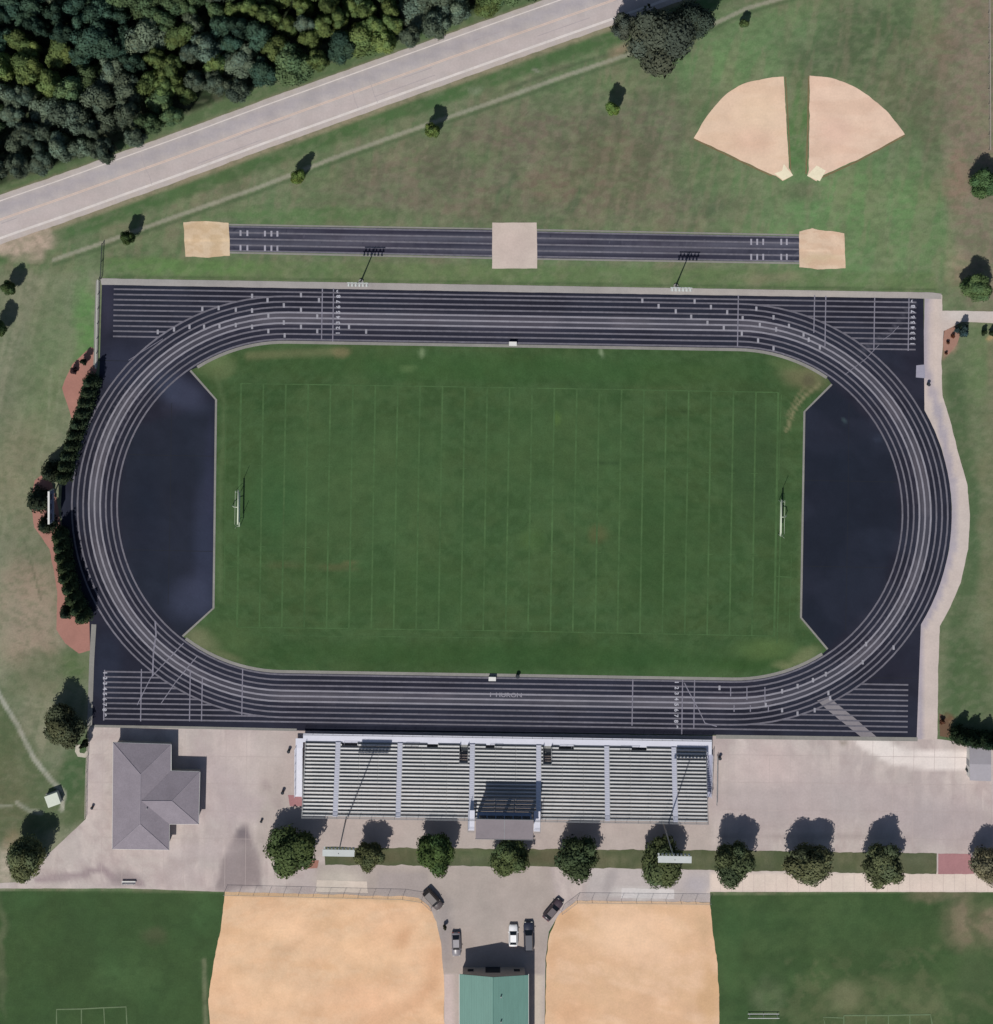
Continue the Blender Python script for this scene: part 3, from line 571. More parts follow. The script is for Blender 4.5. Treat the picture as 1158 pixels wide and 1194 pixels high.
sheet('track_access_pad', [(1068.5, 426), (1078, 425), (1079, 441), (1068, 440)], .056, (150, 148, 162), cut=1, mottle=.05)
# slab under bench, home patches on lower diamonds
s_ = Strips()
s_.line([(66, 1194), (66, 1177), (94, 1176.5), (122, 1175), (147, 1174), (148, 1194)], .28, .04); s_.line([(95, 1176), (95, 1194)], .25, .041); s_.line([(121, 1175), (122, 1194)], .22, .041)
s_.line([(962, 1194), (960, 1186), (984, 1187)], .22, .04); s_.line([(984, 1184), (1035, 1184), (1085, 1183), (1087, 1194)], .3, .04)
for x in (984, 1010, 1036, 1061): s_.line([(x, 1184), (x, 1196)], .22, .041)
s_.build('practice_grid_lines', mat('grid_paint', C(98, 116, 84), var=.15), None, 'structure')

# ------------------------------------------------------------ trees
def puffs(R, zc, flat, n, rng, rr=(.34, .52)):
    out = []
    for i in range(n):
        a = rng.uniform(0, 2 * math.pi); d = R * math.sqrt(rng.uniform(0, 1)) * .68; z = zc + flat * R * rng.uniform(-.75, .62) * (1 - .35 * (d / R))
        out.append((d * math.cos(a), d * math.sin(a), z, R * rng.uniform(*rr)))
    out.append((0, 0, zc + flat * R * .25, R * .5)); return out
def crown_mesh(name, lobes, leaf, dens, rng, squash=.85):
    vs, fs, cols, nrm = [], [], [], []
    for (cx, cy, cz, r) in lobes:
        n = int(dens * r * r); lc = rng.uniform(.84, 1.18); hue = rng.uniform(-.08, .1)
        d = rng.normal(size=(n, 3)); d /= np.linalg.norm(d, axis=1)[:, None]; d[:, 2] = np.abs(d[:, 2]) * np.where(rng.random(n) < .78, 1, -1)
        p = d * (r * np.where(rng.random(n) < .1, rng.uniform(1.02, 1.13, n), rng.uniform(.68, 1.05, n)))[:, None] * np.array([1, 1, squash]) + np.array([cx, cy, cz])
        nn = d + rng.normal(size=(n, 3)) * .35; nn /= np.linalg.norm(nn, axis=1)[:, None]
        t = np.cross(nn, rng.normal(size=(n, 3))); t /= np.linalg.norm(t, axis=1)[:, None]; b = np.cross(nn, t)
        sz = leaf * rng.uniform(.6, 1.3, n)[:, None]
        base = len(vs) * 0
        quad = np.stack([p + t * sz * .6, p + b * sz * .45, p - t * sz * .6, p - b * sz * .45], 1)
        vs.append(quad.reshape(-1, 3)); c = lc * rng.uniform(.9, 1.12, n)
        cc = np.stack([c * (1 + hue), c, c * (1 - hue)], 1); cols.append(np.repeat(cc, 4, 0))
        sn = d + rng.normal(size=(n, 3)) * .22 + np.array([0, 0, .35]); sn /= np.linalg.norm(sn, axis=1)[:, None]; nrm.append(np.repeat(sn, 4, 0))
        # solid inner mass
        ico = bmesh.new(); bmesh.ops.create_icosphere(ico, subdivisions=2, radius=r * .72)
        iv = np.array([v.co for v in ico.verts]); iv *= (1 + .16 * rng.normal(size=(len(iv), 1))); iv = iv * np.array([1, 1, squash]) + np.array([cx, cy, cz])
        fs.append((iv, [[v.index for v in f.verts] for f in ico.faces])); ico.free()
    V = np.concatenate(vs); F = [tuple(range(i, i + 4)) for i in range(0, len(V), 4)]; Cc = np.concatenate(cols); allV = [V]; allC = [Cc]; base = len(V); cz0 = np.mean([l[2] for l in lobes])
    for iv, ff in fs:
        allV.append(iv); q_ = iv - iv.mean(0); nrm.append(q_ / np.linalg.norm(q_, axis=1)[:, None]); allC.append(np.full((len(iv), 3), .85)); F += [tuple(base + j for j in f) for f in ff]; base += len(iv)
    V = np.concatenate(allV); Cc = np.concatenate(allC)
    me = bpy.data.meshes.new(name); me.from_pydata(V.tolist(), [], F); set_col(me, Cc); me.materials.append(M['leaf']); me.polygons.foreach_set('use_smooth', [True] * len(me.polygons)); me.normals_split_custom_set_from_vertices(np.concatenate(nrm).tolist()); return me
def trunk_mesh(h, R, rng, r0=.22):
    m = MB(); m.tube((0, 0, -.1), (0, 0, h * .55), r0, r0 * .6, 8)
    for i in range(5):
        a = i * 1.257 + rng.uniform(-.3, .3); z = h * rng.uniform(.3, .5); m.tube((0, 0, z), (R * .5 * math.cos(a), R * .5 * math.sin(a), h * rng.uniform(.6, .8)), r0 * .45, r0 * .15, 6)
    bmesh.ops.recalc_face_normals(m.bm, faces=m.bm.faces); me = bpy.data.meshes.new('trunk'); m.bm.to_mesh(me); m.bm.free(); me.materials.append(M['bark']); return me
PRO = []
for i in range(7):
    r = np.random.default_rng(100 + i); R = 4.0
    PRO.append((crown_mesh('crown', puffs(R, 5.2, .85, 13 + i % 3 * 3, r, (.24, .50)) + [(R * .5 * math.cos(j * 1.26 + i), R * .5 * math.sin(j * 1.26 + i), 5.2 - R * .5, R * .42) for j in range(5)], .36, 165, r), trunk_mesh(7.5, R, r)))   # radius 4, crown centre 5.2
CON = []
for i in range(3):
    r = np.random.default_rng(300 + i); lob = []
    for k in range(7):
        t = k / 6; rad = .95 * (1 - t) ** .8 + .12; lob.append((r.uniform(-.08, .08), r.uniform(-.08, .08), .55 + 3.6 * t, rad))
    CON.append((crown_mesh('crown', lob, .22, 330, r, 1.0), trunk_mesh(2.0, .5, r, .1)))
SHR = []
for i in range(2):
    r = np.random.default_rng(400 + i)
    SHR.append((crown_mesh('foliage', puffs(1.0, .75, .6, 6, r), .2, 600, r), None))
def tree(name, px, py, rpx, hc, col, label, cat='tree', group=None, proto=None, kind='b', seen=True, hs=None):
    """px,py: centre of the crown in the picture at height hc"""
    b = P(px, py, hc) if seen else W(px, py); R = rpx * S
    lib, Rb, Hb = {'b': (PRO, 4.35, 5.2), 'c': (CON, 1.0, 2.0), 's': (SHR, 1.1, .75)}[kind]
    cm, tm = lib[(proto if proto is not None else random.randrange(len(lib))) % len(lib)]
    root = empty(name, (b.x, b.y, 0), random.uniform(0, 6.28), label, cat, group)
    e_ = random.uniform(-.12, .12) if kind == 'b' else 0; root.scale = (R / Rb * (1 + e_), R / Rb * (1 - e_), hs or hc / Hb)
    cr = link('crown' if kind != 's' else 'foliage', cm, None, root); cr.color = (*C(*col), 1)
    if tm: link('trunk', tm, None, root)
    return root
random.seed(21)
# woods
edge = [(-30, 238), (0, 222), (50, 207), (100, 190), (150, 186), (175, 158), (215, 138), (262, 124), (300, 108), (345, 96), (400, 78), (450, 62), (500, 46), (560, 30), (612, 10), (640, -8)]
def edge_y(x):
    for a, b in zip(edge, edge[1:]):
        if a[0] <= x <= b[0]: return a[1] + (b[1] - a[1]) * (x - a[0]) / (b[0] - a[0])
    return -99
pts = []; tries = 0
while tries < 9000:
    tries += 1; x = random.uniform(-25, 625); y = random.uniform(-40, 215); r = random.choice((13, 15, 17, 19, 22, 25))
    if y > edge_y(x) - r * .85: continue
    if all(math.hypot(x - a, y - b) > (r + c) * .62 for a, b, c in pts): pts.append((x, y, r))
YG, MG, DG, GG = (114, 133, 82), (96, 118, 84), (70, 95, 80), (101, 116, 100)
zones = [(45, 70, 55, YG), (190, 75, 40, YG), (212, 115, 22, YG), (330, 25, 40, YG), (395, 40, 45, YG), (450, 30, 30, YG), (285, 20, 30, YG), (555, 5, 20, YG), (60, 150, 70, GG), (130, 125, 45, GG), (255, 85, 40, GG), (500, 18, 40, GG), (10, 190, 30, GG), (110, 30, 55, DG), (160, 55, 40, DG), (270, 40, 25, DG), (20, 20, 40, DG)]
cname = {YG: 'yellow green', MG: 'mid green', DG: 'dark blue green', GG: 'grey green'}
rows = {}
for x, y, r in pts:
    d = (edge_y(x) - y) / 26
    rows.setdefault(min(int(d), 7), []).append((x, y, r))
ordn = ['first', 'second', 'third', 'fourth', 'fifth', 'sixth', 'seventh', 'eighth', 'ninth', 'tenth', 'eleventh', 'twelfth', 'thirteenth', 'fourteenth', 'fifteenth', 'sixteenth', 'seventeenth', 'eighteenth', 'nineteenth', 'twentieth'] + ['%dth' % i for i in range(21, 60)]
rowt = {0: 'in the wood row nearest the road', 1: 'in the second wood row back from the road', 2: 'in the third wood row back from the road', 3: 'in the fourth wood row back from the road', 4: 'in the fifth wood row back from the road', 5: 'in the sixth wood row back from the road', 6: 'in the seventh wood row back from the road', 7: 'in the innermost corner of the wood'}
for k in sorted(rows):
    for i, (x, y, r) in enumerate(sorted(rows[k])):
        c = MG; best = 1
        for zx, zy, zr, zc in zones:
            dd = math.hypot(x - zx, y - zy) / zr
            if dd < best: best = dd; c = zc
        if random.random() < .18: c = random.choice((YG, MG, DG, GG))
        j = random.uniform(.85, 1.15); cc = tuple(v * j for v in c)
        tree('woodland_tree', x, y, r * 1.12, random.uniform(5.5, 9.5), cc, '%s tree, %s from left %s' % (cname[c], ordn[i], rowt[k]), group='trees of the wood north of the road')
print('WOODS', len(pts))
# big roadside tree and lone trees
tree('large_tree', 768, 44, 46, 8.5, (84, 92, 80), 'very large grey green tree overhanging the lower edge of the road', proto=2)
tree('broadleaf_tree', 806, 22, 28, 7.5, (70, 80, 68), 'darker tree touching the right side of the very large roadside tree', proto=4)
tree('broadleaf_tree', 728, 30, 18, 5.5, (86, 94, 84), 'smaller tree touching the road side of the very large roadside tree', proto=1)
for px, py, r, h, c, lab in (
    (148, 277, 9, 4.6, (64, 82, 48), 'small tree on the trail above the west sand pit'),
    (346, 206, 10, 4.6, (96, 116, 60), 'small yellow green tree on the trail right above the runway numbers'),
    (504, 152, 10, 5.0, (94, 114, 62), 'small tree on the trail midway between wood and softball diamonds'),
    (715, 127, 9, 5.0, (100, 124, 64), 'bright green round small tree below the very large roadside tree'),
    (868, 27, 6, 2.6, (80, 100, 60), 'tiny tree beside the trail near the top edge above the diamonds'),
    (8, 336, 10, 4.6, (70, 88, 54), 'small tree west of the track near the gravel patch'),
    (-4, 384, 11, 5.0, (70, 88, 54), 'small tree cut by the left frame, below the gravel patch'),
    (1148, 213, 19, 5.0, (72, 98, 62), 'round bushy tree on bare ground beside the east fence'),
    (1139, 336, 18, 5.0, (82, 104, 66), 'round tree just above the path leaving to the east'),
    (72, 850, 27, 6.2, (72, 78, 56), 'broad olive tree at the southwest corner of the track'),
    (28, 1008, 25, 7.0, (88, 98, 68), 'tree beside the southwest tip of the concrete plaza'),
    (336, 1000, 35, 6.6, (68, 84, 52), 'largest tree of the row, near the bleacher southwest corner'),
    (430, 1005, 18, 5.2, (82, 90, 60), 'small tree of the row beside the left tall light pole'),
    (507, 1003, 25, 6.2, (68, 88, 50), 'tree of the row left of the press box'),
    (594, 1007, 24, 5.4, (78, 92, 58), 'tree of the row directly below the press box'),
    (673, 1007, 28, 6.6, (66, 80, 54), 'tree of the row right of the press box'),
    (772, 1012, 29, 6.0, (76, 88, 58), 'tree of the row under the right tall light pole'),
    (857, 1013, 26, 6.6, (72, 84, 58), 'tree of the row just right of the bleacher end'),
    (945, 1016, 29, 6.6, (84, 92, 66), 'tree of the row with paler rim, above the right green outfield'),
    (1031, 1015, 26, 6.4, (84, 94, 66), 'tree of the row left of the red mulch patch'),
    (1152, 1015, 22, 5.8, (106, 106, 82), 'pale tree of the row right of the red mulch patch'),
):
    big = r >= 18
    tree('broadleaf_tree', px + (1 if big else 0), py - (5 if big and py > 900 else 0), r * (1.0 if r > 33 else 1.1 if big else 1.05), h * (.9 if big else 1), (c[0] * 1.2, c[1] * 1.17, c[2] * 1.22), lab, group='trees in a row below the bleacher' if 'of the row' in lab else None)
# conifer hedge on the west bend
hed = [(104, 446), (100, 458), (97, 470), (93, 482), (89, 494), (85, 507), (81, 520), (77, 532), (74, 544), (71, 556)]
for i, (x, y) in enumerate(hed):
    tree('hedge_conifer', x + 1, y, 10, 3.9, (62, 76, 56), 'narrow dark conifer, %s from the top in the hedge above the scoreboard' % ordn[i], 'conifer', 'conifer hedge along the west bend', kind='c')
hed2 = [(68, 626), (69, 638), (71, 650), (73, 662), (75, 674), (79, 686), (83, 698), (88, 710), (94, 720)]
for i, (x, y) in enumerate(hed2):
    tree('hedge_conifer', x + 1, y, 10, 3.9, (64, 78, 54), 'narrow dark conifer, %s from the top in the hedge below the scoreboard' % ordn[i], 'conifer', 'conifer hedge along the west bend', kind='c')
for x, y, r, lab in ((58, 551, 12, 'stout dark conifer just above the scoreboard'), (42, 585, 14, 'widest dark conifer directly behind the scoreboard'), (53, 613, 11, 'stout dark conifer just below the scoreboard'), (77, 714, 9, 'stout dark conifer on red mulch near the lower hedge end')):
    tree('conifer', x, y, r, 3.8, (58, 68, 54), lab, 'conifer', None, kind='c')
for x, y, r, h, c, lab in ((85, 433, 6, 1.4, (74, 60, 66), 'purple brown shrub on the red mulch northwest of the track'), (97, 421, 6, 2.2, (52, 62, 50), 'dark shrub on the red mulch nearest the track corner'),
                        (1123, 386, 9, 2.0, (62, 82, 84), 'blue green shrub at the fork of the east path'), (1147, 388, 5, 1.2, (60, 76, 54), 'small dark shrub right of the blue green shrub'), (1158, 388, 6, 1.4, (60, 76, 54), 'small dark shrub cut by the frame below the east path'),
                        (1112, 392, 3.5, .7, (124, 80, 62), 'rusty shrub in the mulch by the path fork'), (1106, 400, 3, .6, (118, 86, 70), 'small rusty shrub lower in the mulch by the path fork'), (1104, 412, 2.6, .5, (112, 74, 60), 'lowest rusty shrub below the path fork mulch'),
                        (1099, 842, 4, .8, (112, 78, 62), 'rust coloured shrub at the lower end of the east path'), (98, 868, 5, 2.6, (56, 66, 50), 'dark upright shrub in a pale ring beside the plaza')):
    tree('shrub', x, y, r, h, c, lab, 'shrub', None, kind='s')
for i, (x, y, r) in enumerate(((1121, 866, 11), (1136, 870, 11), (1150, 872, 11), (1164, 873, 11))):
    tree('conifer', x, y - 6, r, 3.4, (46, 62, 44), 'dark conifer %s from the left in the row above the grey shed' % ordn[i], 'conifer', 'conifers above the grey shed', kind='c')
tree('shrub', 1127, 864, 6, .9, (110, 132, 84), 'pale green shrub at the corner of the grey shed', 'shrub', None, kind='s')
s_ = Strips(); ring = [W(96, 873)]; 
s_.line([(91 , 868), (90, 876), (92, 880), (99, 881), (103, 877)], .9, .03); s_.build('pale_ring_edging', mat('pale_stone', C(184, 178, 164), var=.15), None, 'structure')

# ------------------------------------------------------------ bleacher
bw = (822 - 357) * S; o0 = W(357, 853.5)
BL = empty('bleacher', o0, -math.radians(.9), 'long aluminium bleacher with twenty bench rows facing the track', 'bleacher')
bays = []; NR = 20; D0 = 1.55; dd = .675; z0 = 1.35; dz = .262
ais = [(0.01 + (x - 357) * S) for x in (395, 467, 551, 628, 707, 785)]   # aisle centres in metres
aw = 1.0
segs = []; p = 0.0
for a in ais: segs.append((p, a - aw / 2)); p = a + aw / 2
segs.append((p, bw))
vom = [(ais[2] - 2.6, ais[2] - .9), (ais[3] + .9, ais[3] + 2.6)]     # entry notches
def cutseg(x0, x1, holes):
    out = [(x0, x1)]
    for h0, h1 in holes:
        nn = []
        for a, b in out:
            if h1 <= a or h0 >= b: nn.append((a, b))
            else:
                if h0 > a: nn.append((a, h0))
                if h1 < b: nn.append((h1, b))
        out = nn
    return out
bays = [(segs[k][0] + p, segs[k][0] + q) for k, p, q in ((1, .3, 3.4), (2, 5, 7.2), (3, 2.2, 4.0), (4, 3.6, 6.6), (5, 4.6, 7.6)) if segs[k][0] + q < segs[k][1]]
random.seed(9)
for r in range(NR):
    y = -(D0 + r * dd); z = z0 + r * dz; m = MB(); f = MB(); ri = MB()
    for a, b in segs:
        for c, d in cutseg(a, b, (vom if r < 5 else []) + (bays if r < 1 else [])):
            n = max(1, round((d - c) / 4.5)); w = (d - c) / n
            for i in range(n):
                u0, u1 = c + i * w + .02, c + (i + 1) * w - .02; j = random.uniform(-.012, .012)
                m.box(u0, u1, y - .58, y - .30, z + .34 + j, z + .38 + j)
            f.box(c, d, y - .40, y - .03, z - .03, z)
            ri.box(c, d, y - dd + .02, y - dd + .05, z, z + dz - .03) if r < NR - 1 else None
            for u in (c + .3, (c + d) / 2, d - .3): f.box(u - .03, u + .03, y - .5, y - .44, z - .03, z + .34)
    m.build('bench', M['alu'], BL); f.build('footboard', M['deck'], BL); ri.build('riser', M['deck'], BL)
for a in ais:
    m = MB(); ya, yb_ = -D0, -(D0 + NR * dd); za, zb_ = z0 + .06, z0 + NR * dz + .06
    m.slab([(a - aw / 2, ya, za), (a + aw / 2, ya, za), (a + aw / 2, yb_, zb_), (a - aw / 2, yb_, zb_)], .12)
    for r in range(NR * 2):
        y = ya - (r + .5) * dd / 2; z = za + (r + .5) * dz / 2; m.box(a - aw / 2 + .08, a + aw / 2 - .08, y - .03, y + .03, z, z + .02)
    m.build('aisle_steps', M['alu_bright'], BL)
m = MB().box(-.5, bw + 1.3, -1.75, .0, z0 - .25, z0 - .17); m.build('front_walkway', M['alu_bright'], BL)
m = MB()
for y in (-.04,):
    for z in (.45, .75, 1.05): m.tube((-.5, y, z0 + z - .17), (bw + 1.3, y, z0 + z - .17), .028, n=6)
    for i in range(42): x = -.5 + i * (bw + 1.8) / 41; m.tube((x, y, z0 - .2), (x, y, z0 + .9), .028, n=6)
m.build('front_railing', M['steel'], BL)
hb = z0 + NR * dz
m = MB(); yb = -(D0 + NR * dd) - .02
for z in (.35, .65, .95, 1.2): m.tube((0, yb, hb + z), (bw, yb, hb + z), .028, n=6)
for i in range(36): x = i * bw / 35; m.tube((x, yb, hb - .4), (x, yb, hb + 1.2), .03, n=6)
m.build('back_railing', M['steel'], BL)
for x in (0, bw):
    m = MB()
    for z in (.5, 1.05): m.tube((x, -1.8, z0 + z), (x, yb, hb + z), .03, n=6)
    for i in range(10): t = i / 9; y = -1.8 + (yb + 1.8) * t; zz = z0 + (hb - z0) * t; m.tube((x, y, zz - .2), (x, y, zz + 1.05), .026, n=6)
    m.build('side_railing', M['steel'], BL)
m = MB()
for i in range(22):
    x = .2 + i * (bw - .4) / 21
    if any(h0 - .2 < x < h1 + .2 for h0, h1 in vom): continue
    m.tube((x, -D0, z0 - .3), (x, yb + .1, hb - .35), .07, n=6)
    for t in (0.02, .35, .7, .98): y = -D0 + (yb + D0) * t; m.tube((x, y, 0), (x, y, z0 - .3 + (hb - z0) * t), .06, n=6)
m.build('steel_frame', M['steel'], BL)
for h0, h1 in vom:
    m = MB()
    for k in range(8): m.box(h0 + .1, h1 - .1, -1.75 - .28 * k - .28, -1.75 - .28 * k, z0 - .4 - k * .15, z0 - .2 - k * .15)
    m.build('entry_stair', M['deck'], BL)
    m = MB()
    for x in (h0, h1):
        m.tube((x, -1.75, z0 + .9), (x, -D0 - 5 * dd, z0 + 5 * dz + .9), .03, n=6); m.box(x - .03, x + .03, -D0 - 5 * dd, -1.75, z0 - .2, z0 + .7)
    m.box(h0, h1, -D0 - 5 * dd - .03, -D0 - 5 * dd + .03, z0, z0 + 5 * dz + .8)
    m.build('entry_rail', M['steel'], BL)
# bits of front row accessible platforms
for a, b in ((segs[1][0] + .5, segs[1][0] + 3.6), (segs[2][0] + .5, segs[2][0] + 3.2), (segs[3][0] + 3, segs[3][0] + 5.5), (segs[4][0] + 3.6, segs[4][0] + 6.6), (segs[5][0] + 2.2, segs[5][0] + 6.0)):
    m = MB()
    for z in (.5, .95): m.tube((a, -2.1, z0 + z), (b, -2.1, z0 + z), .03, n=6)
    for x in (a, (a + b) / 2, b): m.tube((x, -2.1, z0 - .1), (x, -2.1, z0 + .95), .03, n=6)
    m.build('wheelchair_bay_rail', M['dark'], BL)
gap_sheet = MB()  # dark sheet added under gaps and entries to paint the shade in them
for a, b in bays + vom: gap_sheet.box(a, b, -D0 - 2.3 * dd, -D0 - .02, z0 - .5, z0 - .45)
gap_sheet.build('dark_gap_sheet', M['dark'], BL)
# ramps
def ramp(x0, x1, y0, y1, lab_mat, nm):
    m = MB(); m.slab([(x0, y0, z0 - .17), (x1, y0, z0 - .17), (x1, y1, .12), (x0, y1, .12)], .1)
    for k in range(5): y = y0 + (y1 - y0) * k / 5; zz = z0 - .3 + (.12 - z0) * k / 5; m.box(x0 + .1, x0 + .18, y - .04, y + .04, 0, max(zz, .05)); m.box(x1 - .18, x1 - .1, y - .04, y + .04, 0, max(zz, .05))
    m.build(nm, lab_mat, BL)
    m = MB()
    for x in (x0, x1):
        m.tube((x, y0, z0 + .85), (x, y1, 1.05), .035, n=6); m.tube((x, y0, z0 + .4), (x, y1, .6), .03, n=6)
        for k in range(7): t = k / 6; y = y0 + (y1 - y0) * t; zz = (z0 - .17) + (.12 - z0 + .17) * t; m.tube((x, y, zz), (x, y, zz + .95), .03, n=6)
    m.build('ramp_railing', M['alu_bright'], BL)
m = MB().box(-2.0, -.5, -3.0, -1.0, z0 - .25, z0 - .17); m.box(bw + .2, bw + 1.3, -3, -1.75, z0 - .255, z0 - .172); m.build('ramp_landing', M['alu_bright'], BL)
ramp(-2.1, -.55, -3.0, -13.2, M['alu_bright'], 'ramp')
ramp(bw + .35, bw + 1.45, -3.0, -12.0, mat('ramp_blue', C(160, 162, 182), var=.08), 'ramp')
m = MB(); 
for z in (.3, .6, .95): m.tube((bw + 2.6, -3.4, z), (bw + 2.6, -13.5, z), .035, n=6)
for k in range(7): m.tube((bw + 2.6, -3.4 - k * 1.68, 0), (bw + 2.6, -3.4 - k * 1.68, 1.0), .035, n=6)
m.build('outer_handrail', M['steel'], BL)
# press box
PBh = 12.0
c0 = P(555, 955.5, PBh); c1 = P(622, 957, PBh); pw = c1.x - c0.x; pdp = 22.5 * S * .97
PB = empty('press_box', (c0.x, c0.y, 0), -math.radians(.9), 'grey flat-roofed press box raised behind the middle of the bleacher', 'press box')
m = MB().box(0.25, pw - .25, -pdp + .25, -.25, 6.7, PBh - .25); m.build('wall', mat('press_box_wall', C(104, 122, 158), var=.06), PB)  # blue tone and low foot picked to cool light bounced onto the rows
m = MB().box(0, pw / 2 - .03, -pdp, 0, PBh - .25, PBh); m.box(pw / 2 + .03, pw, -pdp, 0, PBh - .25, PBh - .0); m.build('roof', mat('press_box_roof', C(134, 126, 130), var=.08), PB, bevel=.02)
m = MB().box(-.06, pw + .06, -pdp - .08, -pdp - .01, PBh - .35, PBh + .06); m.box(-.06, pw + .06, .01, .08, PBh - .35, PBh + .06); m.box(pw / 2 - .05, pw / 2 + .05, -pdp, 0, PBh - .2, PBh + .05); m.build('roof_trim', M['steel'], PB)
m = MB()
for i in range(6): m.box(.5 + i * (pw - 1) / 6 + .1, .5 + (i + 1) * (pw - 1) / 6 - .1, -.24, -.2, 8.9, 10.6)
m.build('window', M['glass'], PB)
m = MB()
for x in (.4, pw / 2, pw - .4):
    for y in (-pdp + .4, -pdp / 2 - .6): m.box(x - .12, x + .12, y - .12, y + .12, 0, 7.6)
    m.tube((x, -pdp + .4, .3), (x, -pdp / 2 - .6, 7.4), .06, n=6)
m.build('support_frame', M['steel'], PB)
for sx in (-1, 1):
    x0 = -1.55 if sx < 0 else pw + .25; m = MB(); m.box(x0, x0 + 1.3, -pdp + .1, .3, 7.3, 7.42)
    m.build('side_landing', M['alu_bright'], PB)
    m = MB(); xo = x0 if sx < 0 else x0 + 1.3
    for z in (.5, 1.0): m.tube((xo, -pdp + .1, 7.4 + z), (xo, .3, 7.4 + z), .03, n=6); m.tube((x0, -pdp + .1, 7.4 + z), (x0 + 1.3, -pdp + .1, 7.4 + z), .03, n=6)
    for y in (-pdp + .1, -pdp / 2, .3): m.tube((xo, y, 7.3), (xo, y, 8.4), .03, n=6); m.tube((xo, y, 0), (xo, y, 7.3), .05, n=6) if y < -1 else None
    m.build('landing_railing', M['steel'], PB)
    m = MB().box(0.18 if sx < 0 else pw - .22, .22 if sx < 0 else pw - .18, -2.4, -1.5, 7.65, 9.7); m.build('door', M['dark'], PB)
# ------------------------------------------------------------ light poles
def light_pole(bx, by, h, width, lab, tilt=0):
    h = h if by > 600 else 11.0  # north poles built lower than inferred, to shorten their cast shadows
    b = W(bx, by); r = empty('stadium_light_pole', (b.x, b.y, 0), -math.radians(1), lab, 'light pole', 'stadium light poles')
    MB().tube((0, 0, 0), (0, 0, h), .17, .09, 12).build('pole', M['steel'], r, True)
    MB().tube((0, 0, 0), (0, 0, .35), .5, .5, 12).build('base', M['kerb'], r)
    m = MB()
    for z in (h - .2, h - 1.5): m.box(-width / 2, width / 2, -.08, .08, z - .08, z + .08)
    if by > 600: m.box(-width / 2, width / 2, -.55, .75, h - .12, h - .08)
    m.build('crossarm', M['lamp'], r)
    n = 9 if by > 600 else 6
    for z in (h - .35, h - 1.6):
        for i in range(n):
            x = -width / 2 + .3 + i * (width - .6) / (n - 1); sgn = 1 if by > 600 else -1
            m = MB(); m.tube((x, .1 * sgn, z), (x, .62 * sgn, z - .28), .1, .24, 10); m.build('floodlight', M['lamp'], r)
    return r
light_pole(405, 948, 24, 6.1, 'tall light pole with lamp bank behind the left half of the bleacher')
light_pole(772, 955, 24, 6.4, 'tall light pole with lamp bank behind the right half of the bleacher')
light_pole(421, 328, 11, 4.2, 'short light pole above the left end of the north straight')
light_pole(788, 333.5, 11, 4.2, 'short light pole above the right part of the north straight')
# ------------------------------------------------------------ restroom building
def Q(px, py, h): return P(px, py, h)
eh = 3.3; rh = 5.4
BD = empty('clubhouse', W(165, 925), 0, 'grey shingled L-shaped building with hipped roof on the plaza left of the bleacher', 'building')
ob = W(165, 925)
def L_(px, py, h): v = P(px, py, h); return (v.x - ob.x, v.y - ob.y, h)
a0, a1, a2, a3 = L_(132, 866, eh), L_(199.5, 868, eh), L_(197, 991, eh), L_(131, 990, eh)
r0, r1 = L_(164, 903, rh), L_(163.5, 961, rh)
b0, b1, b2, b3 = L_(199.5, 899, eh), L_(233, 900, eh), L_(231.5, 961, eh), L_(197.5, 961, eh)
wr0, wr1 = L_(165, 934, rh - .06), L_(200.5, 934, rh - .06)
def roofslope(name, pts):
    m = MB(); m.slab(pts, .18); return m.build(name, M['shingle'], BD)
roofslope('roof', [a3, a0, r0, r1][::-1]); roofslope('roof', [a0, a1, r0][::-1]); roofslope('roof', [a1, a2, r1, r0][::-1]); roofslope('roof', [a2, a3, r1][::-1])
ex = L_(164, 899, rh)
wn = L_(170, 899.5, eh + .9); 
roofslope('wing_roof', [b0, b1, wr1, wr0][::-1]); roofslope('wing_roof', [b1, b2, wr1][::-1]); roofslope('wing_roof', [b2, b3, wr0, wr1][::-1])
def inset(p, dx, dy): return (p[0] + dx, p[1] + dy)
m = MB(); e = .45
m.wall([inset(a0, e, -e), inset(a1, -e, -e), inset(a2, -e, e), inset(a3, e, e)], 0, eh - .05); m.wall([inset(b0, -.6, -e), inset(b1, -e, -e), inset(b2, -e, e), inset(b3, -.6, e)], 0, eh - .06); m.build('wall', M['brick'], BD)
m = MB()
for p, q in ((a0, a1), (a2, a3), (a3, a0), (b0, b1), (b1, b2), (b2, b3), (b3, a2), (a1, b0)):
    m.tube((p[0], p[1], p[2] - .1), (q[0], q[1], q[2] - .1), .09, n=6)
m.build('gutter', M['white'], BD)
m = MB()
for p, q in ((a0, r0), (a1, r0), (a2, r1), (a3, r1), (r0, r1), (b1, wr1), (b2, wr1), (wr0, wr1)): m.tube((p[0], p[1], p[2] + .02), (q[0], q[1], q[2] + .02), .07, n=6)
m.build('ridge_cap', mat('ridge_shingle', C(150, 143, 152), var=.1), BD)
wx = a3[0] + e
for i, y in enumerate((-2, 3.5)):
    MB().box(wx - .05, wx + .03, y - .5, y + .5, 0.02, 2.1).build('door', M['dark'], BD)
for y in (-6, 0.8, 6.5): MB().box(wx - .04, wx + .03, y - .6, y + .6, 1.1, 2.0).build('window', M['glass'], BD)
MB().tube((r0[0] + 1.2, -1.5, 4.2), (r0[0] + 1.2, -1.5, 5.3), .12, n=8).build('vent_pipe', M['steel'], BD)
